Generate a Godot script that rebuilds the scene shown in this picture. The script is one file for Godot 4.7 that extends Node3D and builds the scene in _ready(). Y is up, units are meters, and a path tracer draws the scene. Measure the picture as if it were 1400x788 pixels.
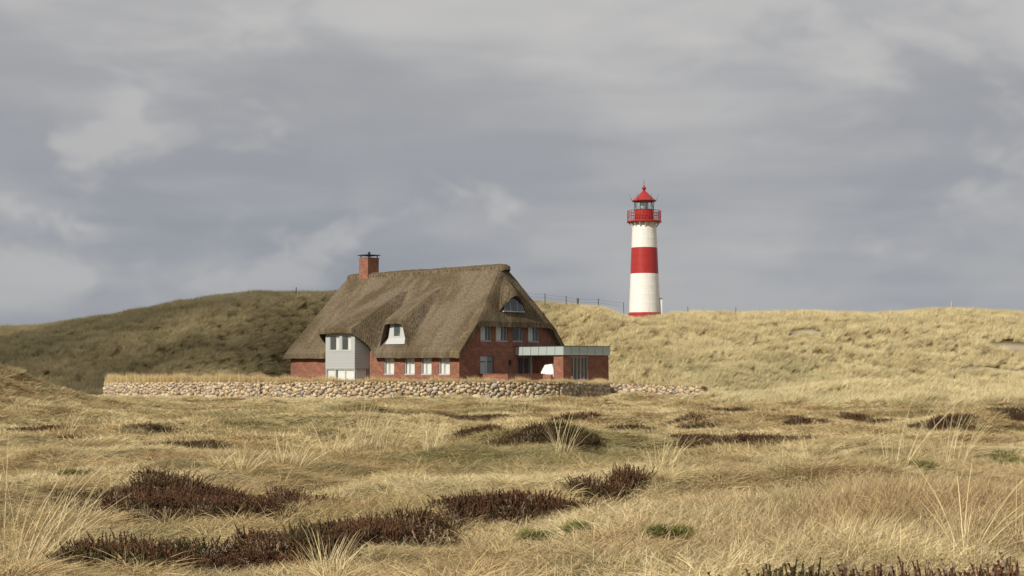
extends Node3D

# ------------------------------------------------------------------ helpers
var rng := RandomNumberGenerator.new()
var n_hum := FastNoiseLite.new()
var n_mid := FastNoiseLite.new()
var n_big := FastNoiseLite.new()
var n_col := FastNoiseLite.new()
var n_dir := FastNoiseLite.new()
var n_knoll := FastNoiseLite.new()
var names_used := {}
const EYE := 1.7
const S2 := 0.70710678

func noise(n: FastNoiseLite, sd: int, freq: float, oct: int) -> void:
	n.seed = sd
	n.noise_type = FastNoiseLite.TYPE_SIMPLEX_SMOOTH
	n.frequency = freq
	n.fractal_type = FastNoiseLite.FRACTAL_FBM if oct > 1 else FastNoiseLite.FRACTAL_NONE
	n.fractal_octaves = oct

func lin(r: float, g: float, b: float) -> Color:
	return Color(r, g, b).linear_to_srgb()

func mat(c: Color, rough := 0.9, metal := 0.0) -> StandardMaterial3D:
	var m = StandardMaterial3D.new()
	m.albedo_color = c
	m.roughness = rough
	m.metallic = metal
	m.metallic_specular = 0.4
	return m

func noise_tex(sd: int, freq: float, oct: int, stops: Array, size := 512) -> NoiseTexture2D:
	var n = FastNoiseLite.new()
	noise(n, sd, freq, oct)
	var t = NoiseTexture2D.new()
	t.width = size
	t.height = size
	t.seamless = true
	t.noise = n
	if stops.size():
		var g = Gradient.new()
		var off = PackedFloat32Array()
		var cols = PackedColorArray()
		for s in stops:
			off.append(s[0])
			cols.append(s[1])
		g.offsets = off
		g.colors = cols
		t.color_ramp = g
	return t

func numbered(called: String) -> String:
	var k: int = names_used.get(called, 0)
	names_used[called] = k + 1
	return called if k == 0 else "%s_%03d" % [called, k]

func tag(o: Node, label: String, category: String, group := "", kind := "") -> void:
	if label: o.set_meta("label", label)
	if category: o.set_meta("category", category)
	if group: o.set_meta("group", group)
	if kind: o.set_meta("kind", kind)

func thing(called: String, label: String, category: String, at := Vector3.ZERO, group := "") -> Node3D:
	var o = Node3D.new()
	o.name = numbered(called)
	add_child(o)
	o.position = at
	tag(o, label, category, group)
	return o

func put(called: String, mesh: Mesh, m: Material, parent: Node) -> MeshInstance3D:
	var o = MeshInstance3D.new()
	o.name = numbered(called) if parent == self else called
	o.mesh = mesh
	o.material_override = m
	parent.add_child(o, true)
	return o

func stool() -> SurfaceTool:
	var st = SurfaceTool.new()
	st.begin(Mesh.PRIMITIVE_TRIANGLES)
	return st

func done(st: SurfaceTool) -> ArrayMesh:
	st.generate_normals()
	return st.commit()

func quad(st: SurfaceTool, a: Vector3, b: Vector3, c: Vector3, d: Vector3) -> void:
	st.set_smooth_group(-1)
	for p in [a, b, c, a, c, d]:
		st.add_vertex(p)

# box from a centre and three half-axes
func obox(st: SurfaceTool, c: Vector3, x: Vector3, y: Vector3, z: Vector3) -> void:
	if x.cross(y).dot(z) < 0.0:
		z = -z
	var p = []
	for k in 8:
		p.append(c + x * (1.0 if k & 1 else -1.0) + y * (1.0 if k & 2 else -1.0) + z * (1.0 if k & 4 else -1.0))
	quad(st, p[4], p[6], p[7], p[5])
	quad(st, p[1], p[3], p[2], p[0])
	quad(st, p[0], p[2], p[6], p[4])
	quad(st, p[5], p[7], p[3], p[1])
	quad(st, p[6], p[2], p[3], p[7])
	quad(st, p[0], p[4], p[5], p[1])

func bx(st: SurfaceTool, lo: Vector3, hi: Vector3) -> void:
	var h = (hi - lo) * 0.5
	obox(st, (lo + hi) * 0.5, Vector3(h.x, 0, 0), Vector3(0, h.y, 0), Vector3(0, 0, h.z))

func box_mesh(lo: Vector3, hi: Vector3) -> ArrayMesh:
	var st = stool()
	bx(st, lo, hi)
	return done(st)

# surface of revolution about y: profile of [radius, y]
func lathe(profile: Array, sides := 40, smooth := true) -> ArrayMesh:
	var st = stool()
	for k in sides:
		var t0 = TAU * k / sides
		var t1 = TAU * (k + 1) / sides
		for i in profile.size() - 1:
			st.set_smooth_group(i if smooth else -1)
			var a = profile[i]
			var b = profile[i + 1]
			var p = [Vector3(cos(t0) * a[0], a[1], sin(t0) * a[0]), Vector3(cos(t1) * a[0], a[1], sin(t1) * a[0]), Vector3(cos(t1) * b[0], b[1], sin(t1) * b[0]), Vector3(cos(t0) * b[0], b[1], sin(t0) * b[0])]
			for j in [0, 2, 1, 0, 3, 2]:
				st.add_vertex(p[j])
	return done(st)

func tube(st: SurfaceTool, a: Vector3, b: Vector3, ra: float, rb: float, sides := 6) -> void:
	var d = (b - a).normalized()
	var x = d.cross(Vector3.RIGHT if absf(d.x) < 0.8 else Vector3.UP).normalized()
	var y = d.cross(x)
	st.set_smooth_group(1)
	for k in sides:
		var t0 = TAU * k / sides
		var t1 = TAU * (k + 1) / sides
		var o0 = x * cos(t0) + y * sin(t0)
		var o1 = x * cos(t1) + y * sin(t1)
		for p in [a + o0 * ra, a + o1 * ra, b + o1 * rb, a + o0 * ra, b + o1 * rb, b + o0 * rb]:
			st.add_vertex(p)
	st.set_smooth_group(-1)
	for k in sides:
		var t0 = TAU * k / sides
		var t1 = TAU * (k + 1) / sides
		st.add_vertex(b)
		st.add_vertex(b + (x * cos(t0) + y * sin(t0)) * rb)
		st.add_vertex(b + (x * cos(t1) + y * sin(t1)) * rb)

func table(pts: Array, x: float) -> float:
	if x <= pts[0][0]:
		return pts[0][1]
	for i in pts.size() - 1:
		if x <= pts[i + 1][0]:
			var t = (x - pts[i][0]) / (pts[i + 1][0] - pts[i][0])
			return lerpf(pts[i][1], pts[i + 1][1], t * t * (3.0 - 2.0 * t) * 0.5 + t * 0.5)
	return pts[pts.size() - 1][1]

func sm(a: float, b: float, x: float) -> float:
	var t = clampf((x - a) / (b - a), 0.0, 1.0)
	return t * t * (3.0 - 2.0 * t)

func smin(a: float, b: float, k: float) -> float:
	var h = maxf(k - absf(a - b), 0.0) / k
	return minf(a, b) - h * h * k * 0.25

func smax(a: float, b: float, k: float) -> float:
	return -smin(-a, -b, k)

func gauss(x: float, z: float, cx: float, cz: float, sx: float, sz: float) -> float:
	var u = (x - cx) / sx
	var v = (z - cz) / sz
	return exp(-0.5 * (u * u + v * v))

# ------------------------------------------------------------------ terrain
const CREST := [[-260, 400], [-120, 440], [-90, 455], [-52.5, 448], [-48.7, 446], [-45, 438], [-41, 430], [-37.5, 421], [-33.7, 411], [-30, 403], [-26, 399], [-22, 399], [-18, 397], [-10, 401], [-3, 406], [2.6, 412], [6, 416], [9, 420], [11.5, 431], [12.5, 432.5], [14.5, 431.5], [16, 429], [19, 426], [25, 427], [30, 425], [37, 428], [45, 422], [52, 426], [70, 418], [90, 424], [140, 430], [260, 400]]
const FOOT := [[-60, 118], [-30, 118], [-25, 122], [-18, 137], [5, 137], [9, 128], [14, 117], [60, 116]]
const WALL_D := [[-29.8, 108], [-26, 103.5], [-20, 99], [-14, 95], [-9.3, 93], [-2.3, 92.6], [2.85, 95], [5.3, 98.5], [6.6, 104], [7.0, 109.5], [9.6, 107], [12.7, 104], [18, 103]]

func terrace(x: float, d: float) -> float:
	var wd = table(WALL_D, x)
	return sm(-0.25, 0.35, d - wd) * sm(-30.4, -29.4, x) * (1.0 - sm(13.0, 16.5, x))

func base_ground(x: float, d: float) -> float:
	var y = -0.62 * clampf((d - 12.0) / 83.0, 0.0, 1.25)
	# hummocks of the heath
	var damp = sm(3.0, 9.0, d) * (1.0 - 0.7 * sm(86.0, 92.0, d) * (1.0 - sm(12.0, 20.0, x)))
	if d < 0.0:
		damp = 0.4
	y += damp * (0.15 * n_hum.get_noise_2d(x, d) + 0.42 * maxf(-0.15, n_knoll.get_noise_2d(x * 0.8, d)) * sm(8.0, 18.0, d) + 0.40 * n_mid.get_noise_2d(x, d) * (0.4 + 0.6 * sm(15.0, 40.0, d)))
	y += 0.34 * gauss(x, d, 4.2, 14.5, 2.6, 3.2)
	y += 0.22 * gauss(x, d, 2.4, 9.0, 1.6, 1.6)
	y += 2.0 * gauss(x, d, -22.8, 60.0, 3.3, 5.0)
	y += 0.75 * gauss(x, d, 34.0, 88.0, 16.0, 7.0) + 0.3 * gauss(x, d, 24.0, 86.0, 6.0, 6.0) - 0.35 * gauss(x, d, 9.5, 99.0, 4.0, 6.0)
	return y

func h(x: float, z: float) -> float:
	var d = -z
	var y = base_ground(x, d)
	var t = terrace(x, d)
	var lvl = 0.1 if x < 6.0 else lerpf(0.1, -0.05, sm(6.0, 12.0, x))
	y = lerpf(y, lvl, t)
	var cd = 150.0 + 6.0 * sm(-22.0, -15.0, x) * (1.0 - sm(4.0, 10.0, x))
	var hc = 1.7 + (500.0 - table(CREST, x) - 5.0) * cd / 2000.0
	var fd = table(FOOT, x)
	if d > fd:
		var s = (d - fd) / (cd - fd)
		var lump = 0.40 * n_mid.get_noise_2d(x * 1.6 + 90.0, d * 1.6) + 0.28 * n_hum.get_noise_2d(x * 0.8, d * 0.8)
		if s < 1.0:
			var prof = 1.25 * s * s * (3.0 - 2.0 * s) * 0.5 + 0.375 * s + 0.0
			prof = lerpf(prof, 1.0 - (1.0 - s) * (1.0 - s), 0.35)
			y = lerpf(y, hc, clampf(prof, 0.0, 1.0)) + lump * sm(0.0, 0.25, s) * (1.0 - 0.65 * sm(0.7, 1.0, s))
		else:
			var e = d - cd
			y = lerpf(hc + lump * 0.35, lerpf(2.0, 0.4, sm(60.0, 300.0, e)), sm(4.0, 75.0, e))
	return y

# the point of the ground that a photograph pixel (1400 x 788) looks at
func spot(px: float, py: float) -> Vector3:
	var pit = atan(106.0 / 2000.0)
	var dir = Vector3((px - 700.0) / 2000.0, (394.0 - py) / 2000.0, -1.0).rotated(Vector3.RIGHT, pit)
	dir /= -dir.z
	var d = 5.0
	while d < 170.0:
		var p = Vector3(0, EYE, 0) + dir * d
		if p.y < h(p.x, p.z):
			break
		d += 0.15 + d * 0.004
	return Vector3(dir.x * d, h(dir.x * d, -d), -d)

var wall_curves := []
var patches := []   # heather: [centre x, centre z, half width, half depth]
var bare := []      # spots without grass

func in_patch(x: float, z: float, grow := 1.0) -> bool:
	for p in patches:
		var u = (x - p[0]) / (p[2] * grow)
		if absf(u) > 1.3: continue
		var v = (z - p[1]) / (p[3] * grow)
		if absf(v) > 1.3: continue
		if u * u + v * v < 1.15 + 1.2 * n_col.get_noise_2d(x * 4.0 + 40.0, z * 4.0):
			return true
	return false

func bareness(x: float, z: float) -> float:
	var r = 0.0
	for p in bare:
		var u = (x - p[0]) / p[2]
		var v = (z - p[1]) / p[3]
		var q = u * u + v * v
		if q < 2.5:
			r = maxf(r, 1.0 - sm(0.4, 1.5, q + 0.6 * n_col.get_noise_2d(x * 3.0, z * 3.0)))
	return r

func axis(stops: Array) -> PackedFloat32Array:
	var out = PackedFloat32Array()
	for i in stops.size() - 1:
		var x: float = stops[i][0]
		while x < stops[i + 1][0] - 0.001:
			out.append(x)
			x += stops[i][1]
	out.append(stops[stops.size() - 1][0])
	return out

func build_terrain() -> void:
	var xs = axis([[-3000, 500], [-500, 100], [-200, 20], [-80, 2.0], [-34, 0.9], [-12, 0.45], [14, 0.9], [36, 2.0], [80, 20], [200, 100], [500, 500], [3000, 1]])
	var ds = axis([[-500, 100], [-100, 20], [-20, 4], [0, 0.4], [34, 0.6], [90, 0.45], [120, 0.8], [160, 4], [240, 30], [600, 200], [3000, 1]])
	var nx = xs.size()
	var nd = ds.size()
	var v = PackedVector3Array()
	var c = PackedColorArray()
	v.resize(nx * nd)
	c.resize(nx * nd)
	for j in nd:
		for i in nx:
			var x = xs[i]
			var d = ds[j]
			v[j * nx + i] = Vector3(x, h(x, -d), -d)
			var g = n_col.get_noise_2d(x, d) * 0.5 + 0.5
			var col = Color(0.26, 0.20, 0.105).lerp(Color(0.17, 0.13, 0.065), sm(0.35, 0.7, g))
			col = col.lerp(Color(0.17, 0.165, 0.065), 0.7 * sm(0.55, 0.8, n_big.get_noise_2d(x + 50.0, d) * 0.5 + 0.5))
			var b = bareness(x, -d)
			if b > 0.0:
				col = col.lerp(Color(0.56, 0.5, 0.39), b)
			if in_patch(x, -d, 0.95):
				col = Color(0.075, 0.045, 0.03)
			c[j * nx + i] = col
	var idx = PackedInt32Array()
	idx.resize((nx - 1) * (nd - 1) * 6)
	var k = 0
	for j in nd - 1:
		for i in nx - 1:
			var a = j * nx + i
			for q in [a, a + nx, a + 1, a + 1, a + nx, a + nx + 1]:
				idx[k] = q
				k += 1
	var nrm = PackedVector3Array()
	nrm.resize(v.size())
	for j in nd:
		for i in nx:
			var i0 = maxi(i - 1, 0)
			var i1 = mini(i + 1, nx - 1)
			var j0 = maxi(j - 1, 0)
			var j1 = mini(j + 1, nd - 1)
			var tx = v[j * nx + i1] - v[j * nx + i0]
			var tz = v[j1 * nx + i] - v[j0 * nx + i]
			nrm[j * nx + i] = tx.cross(tz).normalized()
	var arr = []
	arr.resize(Mesh.ARRAY_MAX)
	arr[Mesh.ARRAY_VERTEX] = v
	arr[Mesh.ARRAY_NORMAL] = nrm
	arr[Mesh.ARRAY_COLOR] = c
	arr[Mesh.ARRAY_INDEX] = idx
	var mesh = ArrayMesh.new()
	mesh.add_surface_from_arrays(Mesh.PRIMITIVE_TRIANGLES, arr)
	var m = mat(Color(1, 1, 1), 1.0)
	m.metallic_specular = 0.1
	m.vertex_color_use_as_albedo = true
	m.albedo_texture = noise_tex(11, 0.03, 5, [[0.0, Color(0.5, 0.47, 0.42)], [0.45, Color(0.86, 0.84, 0.8)], [1.0, Color(1, 1, 1)]], 1024)
	m.uv1_triplanar = true
	m.uv1_world_triplanar = true
	m.uv1_scale = Vector3(0.45, 0.45, 0.45)
	m.heightmap_enabled = true
	m.heightmap_texture = noise_tex(12, 0.05, 4, [], 512)
	m.heightmap_scale = 5.0
	var o = put("ground", mesh, m, self)
	tag(o, "dune heath ground with hummocks and sandy spots", "", "", "structure")

# ------------------------------------------------------------------ grass
# one tuft: n curved blades; lean bends them down-wind (+x)
func tuft(n: int, radius: float, len0: float, len1: float, wid: float, splay: float, lean: float, droop: float, segs := 3, tint := 0.25) -> ArrayMesh:
	var st = stool()
	for k in n:
		var t = rng.randf() * TAU
		var r = radius * sqrt(rng.randf())
		var p = Vector3(cos(t) * r, -0.03, sin(t) * r)
		var l = rng.randf_range(len0, len1)
		var az = t + rng.randf_range(-0.9, 0.9)
		var dir = Vector3(cos(az) * splay * rng.randf() + lean * rng.randf_range(0.4, 1.3), 1.0, sin(az) * splay * rng.randf()).normalized()
		var bend = Vector3(dir.x, 0, dir.z)
		if bend.length() < 0.05:
			bend = Vector3(cos(az), 0, sin(az))
		bend = bend.normalized()
		var side = dir.cross(bend).normalized().rotated(dir, rng.randf_range(-1.2, 1.2))
		var f = 1.0 + rng.randf_range(-tint, tint)
		var col = Color(f, f * rng.randf_range(0.96, 1.02), f * rng.randf_range(0.85, 1.05))
		var w = wid * rng.randf_range(0.7, 1.3) * 0.5
		var prev = p
		var pl = p - side * w
		var pr = p + side * w
		var dr = droop * rng.randf_range(0.4, 1.4)
		st.set_smooth_group(1)
		for s in segs:
			var q = float(s + 1) / segs
			dir = (dir + bend * dr / segs - Vector3(0, dr * 0.55 / segs, 0) * q).normalized()
			var nx = prev + dir * l / segs
			st.set_color(col)
			if s == segs - 1:
				for vv in [pl, pr, nx]:
					st.add_vertex(vv)
			else:
				var ww = w * (1.0 - 0.55 * q)
				var nl = nx - side * ww
				var nr = nx + side * ww
				for vv in [pl, pr, nr, pl, nr, nl]:
					st.add_vertex(vv)
				pl = nl
				pr = nr
			prev = nx
	return done(st)

func grass_mat(bl := 0.5) -> StandardMaterial3D:
	var m = mat(Color(1, 1, 1), 0.75)
	m.metallic_specular = 0.25
	m.vertex_color_use_as_albedo = true
	m.cull_mode = BaseMaterial3D.CULL_DISABLED
	m.backlight_enabled = true
	m.backlight = Color(bl, bl, bl)
	return m

func multi(called: String, mesh: Mesh, m: Material, xf: Array, cols: PackedColorArray, parent: Node, label := "") -> MultiMeshInstance3D:
	var mm = MultiMesh.new()
	mm.transform_format = MultiMesh.TRANSFORM_3D
	mm.use_colors = true
	mm.mesh = mesh
	mm.instance_count = xf.size()
	for i in xf.size():
		mm.set_instance_transform(i, xf[i])
		mm.set_instance_color(i, cols[i])
	var o = MultiMeshInstance3D.new()
	o.name = numbered(called) if parent == self else called
	o.multimesh = mm
	o.material_override = m
	parent.add_child(o, true)
	o.set_meta("kind", "stuff")
	if label:
		o.set_meta("label", label)
	return o

func grass_color(x: float, d: float) -> Color:
	var a = n_col.get_noise_2d(x * 0.8, d * 0.8) * 0.5 + 0.5
	var b = n_big.get_noise_2d(x + 50.0, d) * 0.5 + 0.5
	var c = Color(0.79, 0.675, 0.405).lerp(Color(0.57, 0.445, 0.24), sm(0.3, 0.72, a))
	c = c.lerp(Color(0.30, 0.27, 0.12), 0.7 * sm(0.60, 0.78, b + 0.18 * (a - 0.5)))
	c = c.lerp(Color(0.33, 0.23, 0.11), 0.75 * gauss(x, d, -22.8, 60.0, 4.2, 6.0))
	c = c.lerp(Color(0.45, 0.33, 0.19), 0.6 * gauss(x, d, 4.2, 14.0, 2.4, 3.4))
	c = c.lerp(Color(0.48, 0.345, 0.18), 0.7 * sm(0.55, 0.72, n_knoll.get_noise_2d(x * 1.4 + 500.0, d * 1.4) * 0.5 + 0.5))
	c = c.lerp(Color(0.33, 0.275, 0.14), 0.7 * sm(0.56, 0.74, n_hum.get_noise_2d(x * 1.3 + 77.0, d * 1.3) * 0.5 + 0.5))
	var f = rng.randf_range(0.8, 1.18)
	return Color(c.r * f, c.g * f * rng.randf_range(0.97, 1.03), c.b * f)

func place(x: float, z: float, turn: float, s: float, sy: float, sink := 0.0) -> Transform3D:
	var e = 0.25
	var nrm = Vector3(h(x - e, z) - h(x + e, z), 2.0 * e, h(x, z - e) - h(x, z + e)).normalized()
	nrm = nrm.lerp(Vector3.UP, 0.5).normalized()
	var b = Basis(Vector3.UP, turn)
	var q = Basis(Quaternion(Vector3.UP, nrm))
	return Transform3D(q * b * Basis.from_scale(Vector3(s, sy, s)), Vector3(x, h(x, z) - sink, z))

func scatter_grass() -> void:
	var gm = grass_mat()
	var near = []
	for k in 5:
		near.append(tuft(64, 0.16, 0.10, 0.30, 0.0045, 1.3, 0.35, 1.5, 4, 0.3))
	var fluff = []
	for k in 4:
		fluff.append(tuft(70, 0.26, 0.14, 0.36, 0.011, 1.3, 0.35, 1.3, 3, 0.3))
	var dome = []
	for k in 4:
		dome.append(tuft(150, 0.15, 0.18, 0.42, 0.006, 1.5, 0.3, 1.6, 4, 0.35))
	var tuss = []
	for k in 5:
		tuss.append(tuft(80, 0.15, 0.34, 0.80, 0.016, 0.5, 0.36, 0.6, 4, 0.34))
	var xf = {}
	var cl = {}
	for key in ["n0", "n1", "n2", "n3", "n4", "d0", "d1", "d2", "d3", "f0", "f1", "f2", "f3", "t0", "t1", "t2", "t3", "t4"]:
		xf[key] = []
		cl[key] = PackedColorArray()
	# close turf
	var d = 6.0
	while d < 34.0:
		var step = 0.115 + d * 0.0016
		var half = 0.40 * d + 2.2
		var x = -half
		while x < half:
			var px = x + rng.randf_range(-0.5, 0.5) * step
			var pd = d + rng.randf_range(-0.5, 0.5) * step
			x += step
			if in_patch(px, -pd) and rng.randf() < 0.9: continue
			var hh = n_mid.get_noise_2d(px * 3.0 + 7.0, pd * 3.0) * 0.5 + 0.5
			var s = 0.35 + 1.25 * hh * hh * rng.randf_range(0.7, 1.3) + 1.3 * gauss(px, pd, 4.0, 13.5, 1.9, 3.0) * rng.randf_range(0.6, 1.2)
			var key = "n%d" % (rng.randi() % 5)
			var turn = n_dir.get_noise_2d(px, pd) * 2.2 + rng.randf_range(-0.5, 0.5)
			xf[key].append(place(px, -pd, turn, 1.05, s))
			cl[key].append(grass_color(px, pd))
		d += step
	# domed tussocks that make the turf uneven
	d = 7.0
	while d < 80.0:
		var step = 0.42 + d * 0.006
		var half = 0.40 * d + 2.5
		var x = -half
		while x < half:
			var px = x + rng.randf_range(-0.5, 0.5) * step
			var pd = d + rng.randf_range(-0.5, 0.5) * step
			x += step
			var cl2 = n_col.get_noise_2d(px * 2.2 + 300.0, pd * 2.2) * 0.5 + 0.5
			if rng.randf() > 1.3 * sm(0.45, 0.7, cl2): continue
			if in_patch(px, -pd): continue
			var key = "d%d" % (rng.randi() % 4)
			xf[key].append(place(px, -pd, n_dir.get_noise_2d(px, pd) * 1.5 + rng.randf_range(-0.5, 0.5), rng.randf_range(0.8, 1.5), rng.randf_range(0.6, 1.35)))
			cl[key].append(grass_color(px, pd).lerp(Color(0.50, 0.36, 0.19), 0.5 * rng.randf()))
		d += step
	# heath beyond
	d = 32.0
	while d < 116.0:
		var step = 0.21 + d * 0.0012
		var half = 0.39 * d + 3.0
		var x = -half
		while x < half:
			var px = x + rng.randf_range(-0.5, 0.5) * step
			var pd = d + rng.randf_range(-0.5, 0.5) * step
			x += step
			if in_patch(px, -pd) and rng.randf() < 0.9: continue
			if terrace(px, pd) > 0.03 and px < 13.0: continue
			if bareness(px, -pd) > rng.randf_range(0.2, 0.6): continue
			var hh = n_mid.get_noise_2d(px * 1.5 + 7.0, pd * 1.5) * 0.5 + 0.5
			var s = 0.35 + 0.85 * hh * rng.randf_range(0.7, 1.3)
			var key = "f%d" % (rng.randi() % 4)
			xf[key].append(place(px, -pd, n_dir.get_noise_2d(px, pd) * 1.6 + rng.randf_range(-0.5, 0.5), 1.1, s))
			cl[key].append(grass_color(px, pd))
		d += step
	# marram on the dunes and in the band before them
	d = 52.0
	while d < 176.0:
		var step = 0.37
		var half = 0.39 * d + 4.0
		var x = -half
		while x < half:
			var px = x + rng.randf_range(-0.5, 0.5) * step
			var pd = d + rng.randf_range(-0.5, 0.5) * step
			x += step
			var fd = table(FOOT, px)
			var clump = n_hum.get_noise_2d(px * 2.1 + 31.0, pd * 1.6) * 0.5 + 0.5
			var dens = 0.0
			var zs = 1.0
			if pd > fd - 1.0:
				dens = 0.22 + 1.0 * sm(0.32, 0.6, clump)
				if px > 15.0 and n_big.get_noise_2d(px * 1.3, pd * 1.3 + 20.0) > 0.22:
					dens *= 0.6
				zs = 0.75 + 0.4 * clump
			elif px > 6.0 + 0.05 * pd:
				dens = sm(70.0, 80.0, pd) * (1.0 - 0.9 * sm(98.0, 108.0, pd)) * sm(0.25, 0.55, clump) * sm(9.0, 15.0, px)
				zs = 0.85
			else:
				var front = table(WALL_D, px) - pd
				if front > 0.3:
					dens = (1.0 - sm(1.0, 6.5, front)) * 0.85 * sm(0.2, 0.5, clump)
					zs = 0.55
				dens = maxf(dens, gauss(px, pd, -22.8, 60.0, 3.5, 5.0) * 0.15)
			if pd < 110.0 and absf(pd - table(WALL_D, px)) < 0.6 and px < 13.0: continue
			if px > -22.0 and px < 8.5 and pd > 108.0 and terrace(px, pd) > 0.05 and pd < fd - 1.0: continue
			if Vector2(px - 13.65, pd - 151.5).length() < 3.2: continue
			if rng.randf() > dens: continue
			if in_patch(px, -pd): continue
			if bareness(px, -pd) > rng.randf_range(0.05, 0.4): continue
			var key = "t%d" % (rng.randi() % 5)
			xf[key].append(place(px, -pd, n_dir.get_noise_2d(px, pd) * 0.8 + rng.randf_range(-0.35, 0.35), rng.randf_range(0.85, 1.25), zs * rng.randf_range(0.75, 1.2), 0.02))
			var c = grass_color(px, pd)
			c = c.lerp(Color(0.80, 0.715, 0.45), 0.55)
			c = c.lerp(Color(0.28, 0.24, 0.13), 0.55 * rng.randf() * sm(0.55, 0.3, clump))
			cl[key].append(c)
		d += step
	for k in 5:
		multi("bent_grass", near[k], gm, xf["n%d" % k], cl["n%d" % k], self, "short dry bent grass matted over the near heath")
	for k in 4:
		multi("fescue_grass", dome[k], gm, xf["d%d" % k], cl["d%d" % k], self, "domed tussocky dry grass scattered over the heath")
	for k in 4:
		multi("heath_grass", fluff[k], gm, xf["f%d" % k], cl["f%d" % k], self, "dry straw-coloured grass covering the open heath")
	for k in 5:
		multi("marram_grass", tuss[k], gm, xf["t%d" % k], cl["t%d" % k], self, "tussocky marram grass on the dunes")
	print("grass: ", xf["n0"].size() * 5, " ", xf["f0"].size() * 4, " ", xf["t0"].size() * 5)

# ------------------------------------------------------------------ heather
func sprig(kind: int) -> ArrayMesh:
	var st = stool()
	for k in 13:
		var t = rng.randf() * TAU
		var r = 0.11 * sqrt(rng.randf())
		var p = Vector3(cos(t) * r, -0.03, sin(t) * r)
		var l = rng.randf_range(0.16, 0.34)
		var dir = Vector3(cos(t) * 0.35 * rng.randf() + 0.12, 1.0, sin(t) * 0.35 * rng.randf()).normalized()
		var f = rng.randf_range(0.7, 1.35)
		var col = Color(f, f * rng.randf_range(0.9, 1.05), f * rng.randf_range(0.85, 1.05))
		var prev = p
		for s in 3:
			dir = (dir + Vector3(rng.randf_range(-0.22, 0.22), 0.12, rng.randf_range(-0.22, 0.22))).normalized()
			var nx = prev + dir * l / 3.0
			st.set_color(col)
			tube(st, prev, nx, 0.005, 0.004, 3)
			for j in 8:
				var q = prev.lerp(nx, rng.randf())
				var a = rng.randf() * TAU
				var o = Vector3(cos(a), rng.randf_range(0.5, 1.6), sin(a)).normalized() * rng.randf_range(0.014, 0.030)
				var w = Vector3(-sin(a), 0.2, cos(a)) * 0.006
				st.set_color(Color(col.r * rng.randf_range(0.8, 1.5), col.g * rng.randf_range(0.8, 1.5), col.b))
				st.set_smooth_group(-1)
				st.add_vertex(q - w)
				st.add_vertex(q + w)
				st.add_vertex(q + o)
			prev = nx
	return done(st)

var heather_list := [
	# px, py, half px, half py, tone, label
	[280, 697, 170, 23, 0, "broad dark brown heather patch at the photo's left, above the bottom-left strip"],
	[200, 776, 112, 15, 0, "low dark heather strip along the bottom-left edge of the photo"],
	[395, 757, 92, 24, 0, "heather clump at the lower left end of the long diagonal band"],
	[535, 732, 98, 20, 0, "heather clump in the middle of the long diagonal band"],
	[690, 703, 95, 16, 0, "heather clump in the upper middle of the long diagonal band"],
	[800, 676, 42, 9, 0, "small heather clump closing the upper right end of the diagonal band"],
	[862, 664, 20, 6, 0, "tiny heather tuft just right of the diagonal band's upper end"],
	[1270, 850, 190, 14, 2, "tall reddish brown heather along the bottom right edge of the photo"],
	[243, 614, 56, 12, 1, "dark green crowberry shrub standing alone left of the centre"],
	[60, 592, 55, 8, 0, "heather patch near the left edge below the grassy mound"],
	[88, 603, 26, 4, 0, "thin heather sliver below the patch near the left edge"],
	[200, 589, 42, 5, 0, "low heather streak between the left patch and the dark green shrub"],
	[628, 577, 62, 7, 0, "long heather patch below the middle of the stone wall"],
	[655, 591, 36, 4, 0, "narrow heather strip just below the long patch under the wall"],
	[785, 575, 36, 5, 0, "heather patch below the right part of the stone wall"],
	[862, 591, 34, 4, 0, "slender heather strip to the right of the pale upright grass tuft"],
	[740, 606, 68, 7, 1, "olive dark heather patch around the pale upright grass tuft"],
	[962, 603, 42, 5, 0, "heather patch left of the long dark streak on the right"],
	[1068, 607, 66, 7, 0, "long dark heather streak on the right half of the heath"],
	[1012, 566, 52, 4, 0, "heather streak below the end of the far stone wall"],
	[950, 573, 26, 3, 0, "short heather dash left of the streak below the far wall"],
	[1094, 578, 18, 3, 0, "small heather dash in the middle of the right heath"],
	[1127, 581, 18, 3, 0, "small heather dash beside two larger heather clumps at right"],
	[1172, 573, 22, 5, 0, "rounded heather clump, the left one of a pair at right"],
	[1204, 580, 28, 5, 0, "rounded heather clump, the right one of a pair at right"],
	[1384, 566, 30, 5, 0, "heather patch at the right edge of the photo below the dune"],
	[1290, 577, 40, 4, 0, "heather strip between the round pair and the right edge"],
	[958, 588, 30, 3, 0, "heather dash above the patch left of the long streak"],
]

func plan_heather() -> void:
	for q in heather_list:
		var c = spot(q[0], q[1])
		var n = spot(q[0], q[1] + q[3])
		var f = spot(q[0], q[1] - q[3])
		var hw = q[2] * -c.z / 2000.0
		var hd = clampf((n.z - f.z) * 0.5, 0.3, 2.2) * 0.85
		patches.append([c.x, c.z, hw, hd])

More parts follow.
